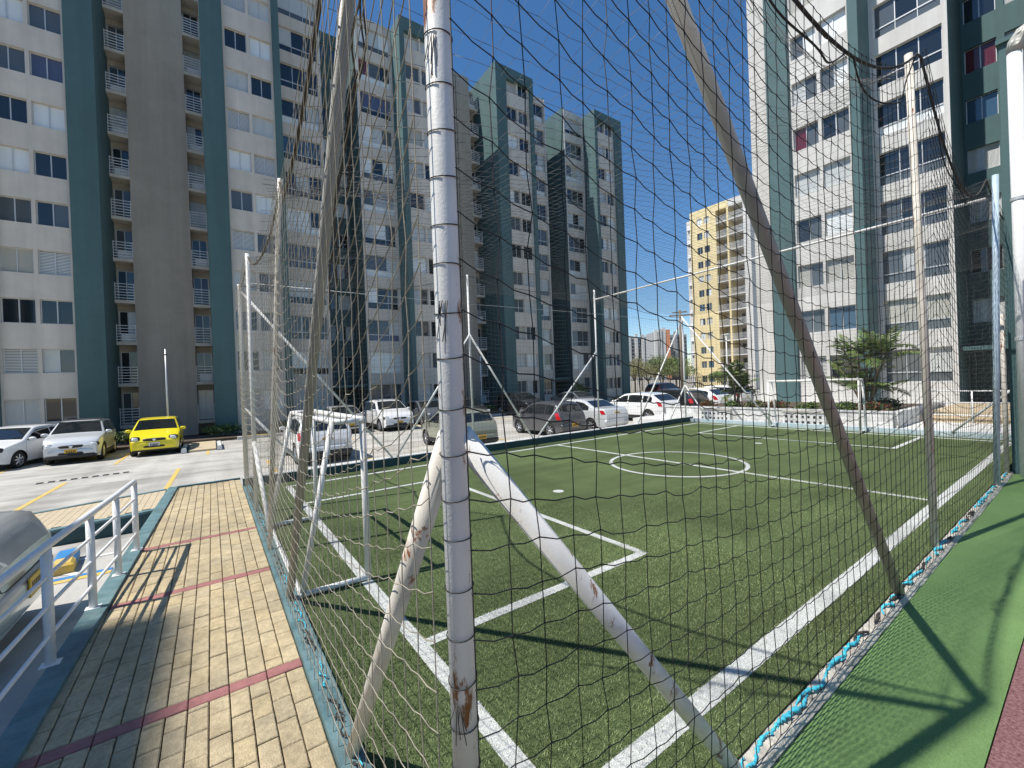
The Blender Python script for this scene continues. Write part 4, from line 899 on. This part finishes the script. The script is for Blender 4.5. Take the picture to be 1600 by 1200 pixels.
# iron fence and trees beyond the lot
fe = empty('iron_fence', (50, 22, -.7), 0, 'dark iron bar fence between the lot and the yellow tower', 'fence')
for z in (.3, 2.1): MB().box(-.03, .03, -14, 22, z, z+.06).build('rail', 'iron', fe)
bm_ = MB().box(-.02, .02, -.02, .02, 0, 2.4).mesh('bar', 'iron')
for i in range(140): link('bar', bm_, fe, (.06, -14+.257*i, 0))
def tree(loc, hgt, cr_, label, mats, n=1400):
    t = empty('tree', loc, 0, label, 'tree', 'small trees beyond the iron fence'); tr = MB(); tr.pipe([(0, 0, 0), (.1, .05, hgt*.3), (.0, .1, hgt*.55)], [.14, .11, .08], 8)
    V = []
    for k_ in range(9):
        az = 6.283*k_/9+random.uniform(-.3, .3); e = (math.cos(az)*cr_*random.uniform(.3, .8), math.sin(az)*cr_*random.uniform(.3, .8), hgt*random.uniform(.55, .95))
        tr.pipe([(0, .05, hgt*.4), (e[0]*.5, e[1]*.5, hgt*.6), e], [.06, .04, .015], 6); V.append(leaves(n//9, e, (cr_*.42, cr_*.42, hgt*.16), .13))
    tr.build('trunk', 'bark', t, True); leafobj('crown', np.concatenate(V), mats, t)
for i, (u, d, hh) in enumerate([(992, 66, 5.0), (1003, 78, 6.5), (1013, 62, 4.6), (1024, 72, 5.6), (1036, 64, 5.4), (1047, 76, 6.2), (1057, 62, 4.8), (1066, 70, 5.2), (1130, 56, 3.0)]):
    tree((*fx(u, d), -.72), hh, 2.6, '%s tree beyond the iron fence, %s from the teal building corner' % (['sparse dry', 'tall thin', 'small dry', 'bushy green', 'round green', 'tall green', 'small green', 'green', 'low round green'][i], ['first', 'second', 'third', 'fourth', 'fifth', 'sixth', 'seventh', 'eighth', 'ninth'][i]), ['leaf_far', 'leaf_dry'] if i < 3 else ['leaf_far', 'leaf_a', 'leaf_a'])
# motorcycles parked in a row
def moto():
    t = empty('motorcycle', (0, 0, 0), 0, 'dark motorcycle in the row before the iron fence', 'motorcycle', 'motorcycles parked in a row')
    for x in (-.62, .62):
        m = MB(); m.pipe([(x+.27*math.cos(2*math.pi*i/20), 0, .30+.27*math.sin(2*math.pi*i/20)) for i in range(21)], .045, 6); m.build('wheel', 'tyre', t, True)
    MB().ell((-.05, 0, .52), (.35, .14, .2), 10, 7, .8).build('engine', 'iron', t, True); MB().ell((.12, 0, .82), (.3, .15, .13), 10, 7).build('tank', 'paint_black', t, True); MB().ell((-.4, 0, .82), (.4, .13, .07), 10, 7).build('seat', 'black_trim', t, True)
    m = MB(); m.pipe([(.62, 0, .3), (.42, 0, 1.0)], .03, 6); m.pipe([(.4, -.36, 1.05), (.42, 0, 1.0), (.4, .36, 1.05)], .018, 6); m.build('handlebar', 'chrome', t, True); MB().ell((.5, 0, .9), (.09, .1, .1), 8, 6).build('headlight', 'lamp_clear', t, True)
    return t
m0 = moto()
for i in range(11):
    o = m0 if i == 0 else copy_tree(m0)
    o['label'] = 'dark motorcycle in the row before the iron fence, %s from the grey block' % ['first', 'second', 'third', 'fourth', 'fifth', 'sixth', 'seventh', 'eighth', 'ninth', 'tenth', 'eleventh'][i]
    o.location = (33.5+.25*i, 26.0-1.15*i, -.6); o.rotation_euler = (0, 0, math.pi+random.uniform(-.15, .15))
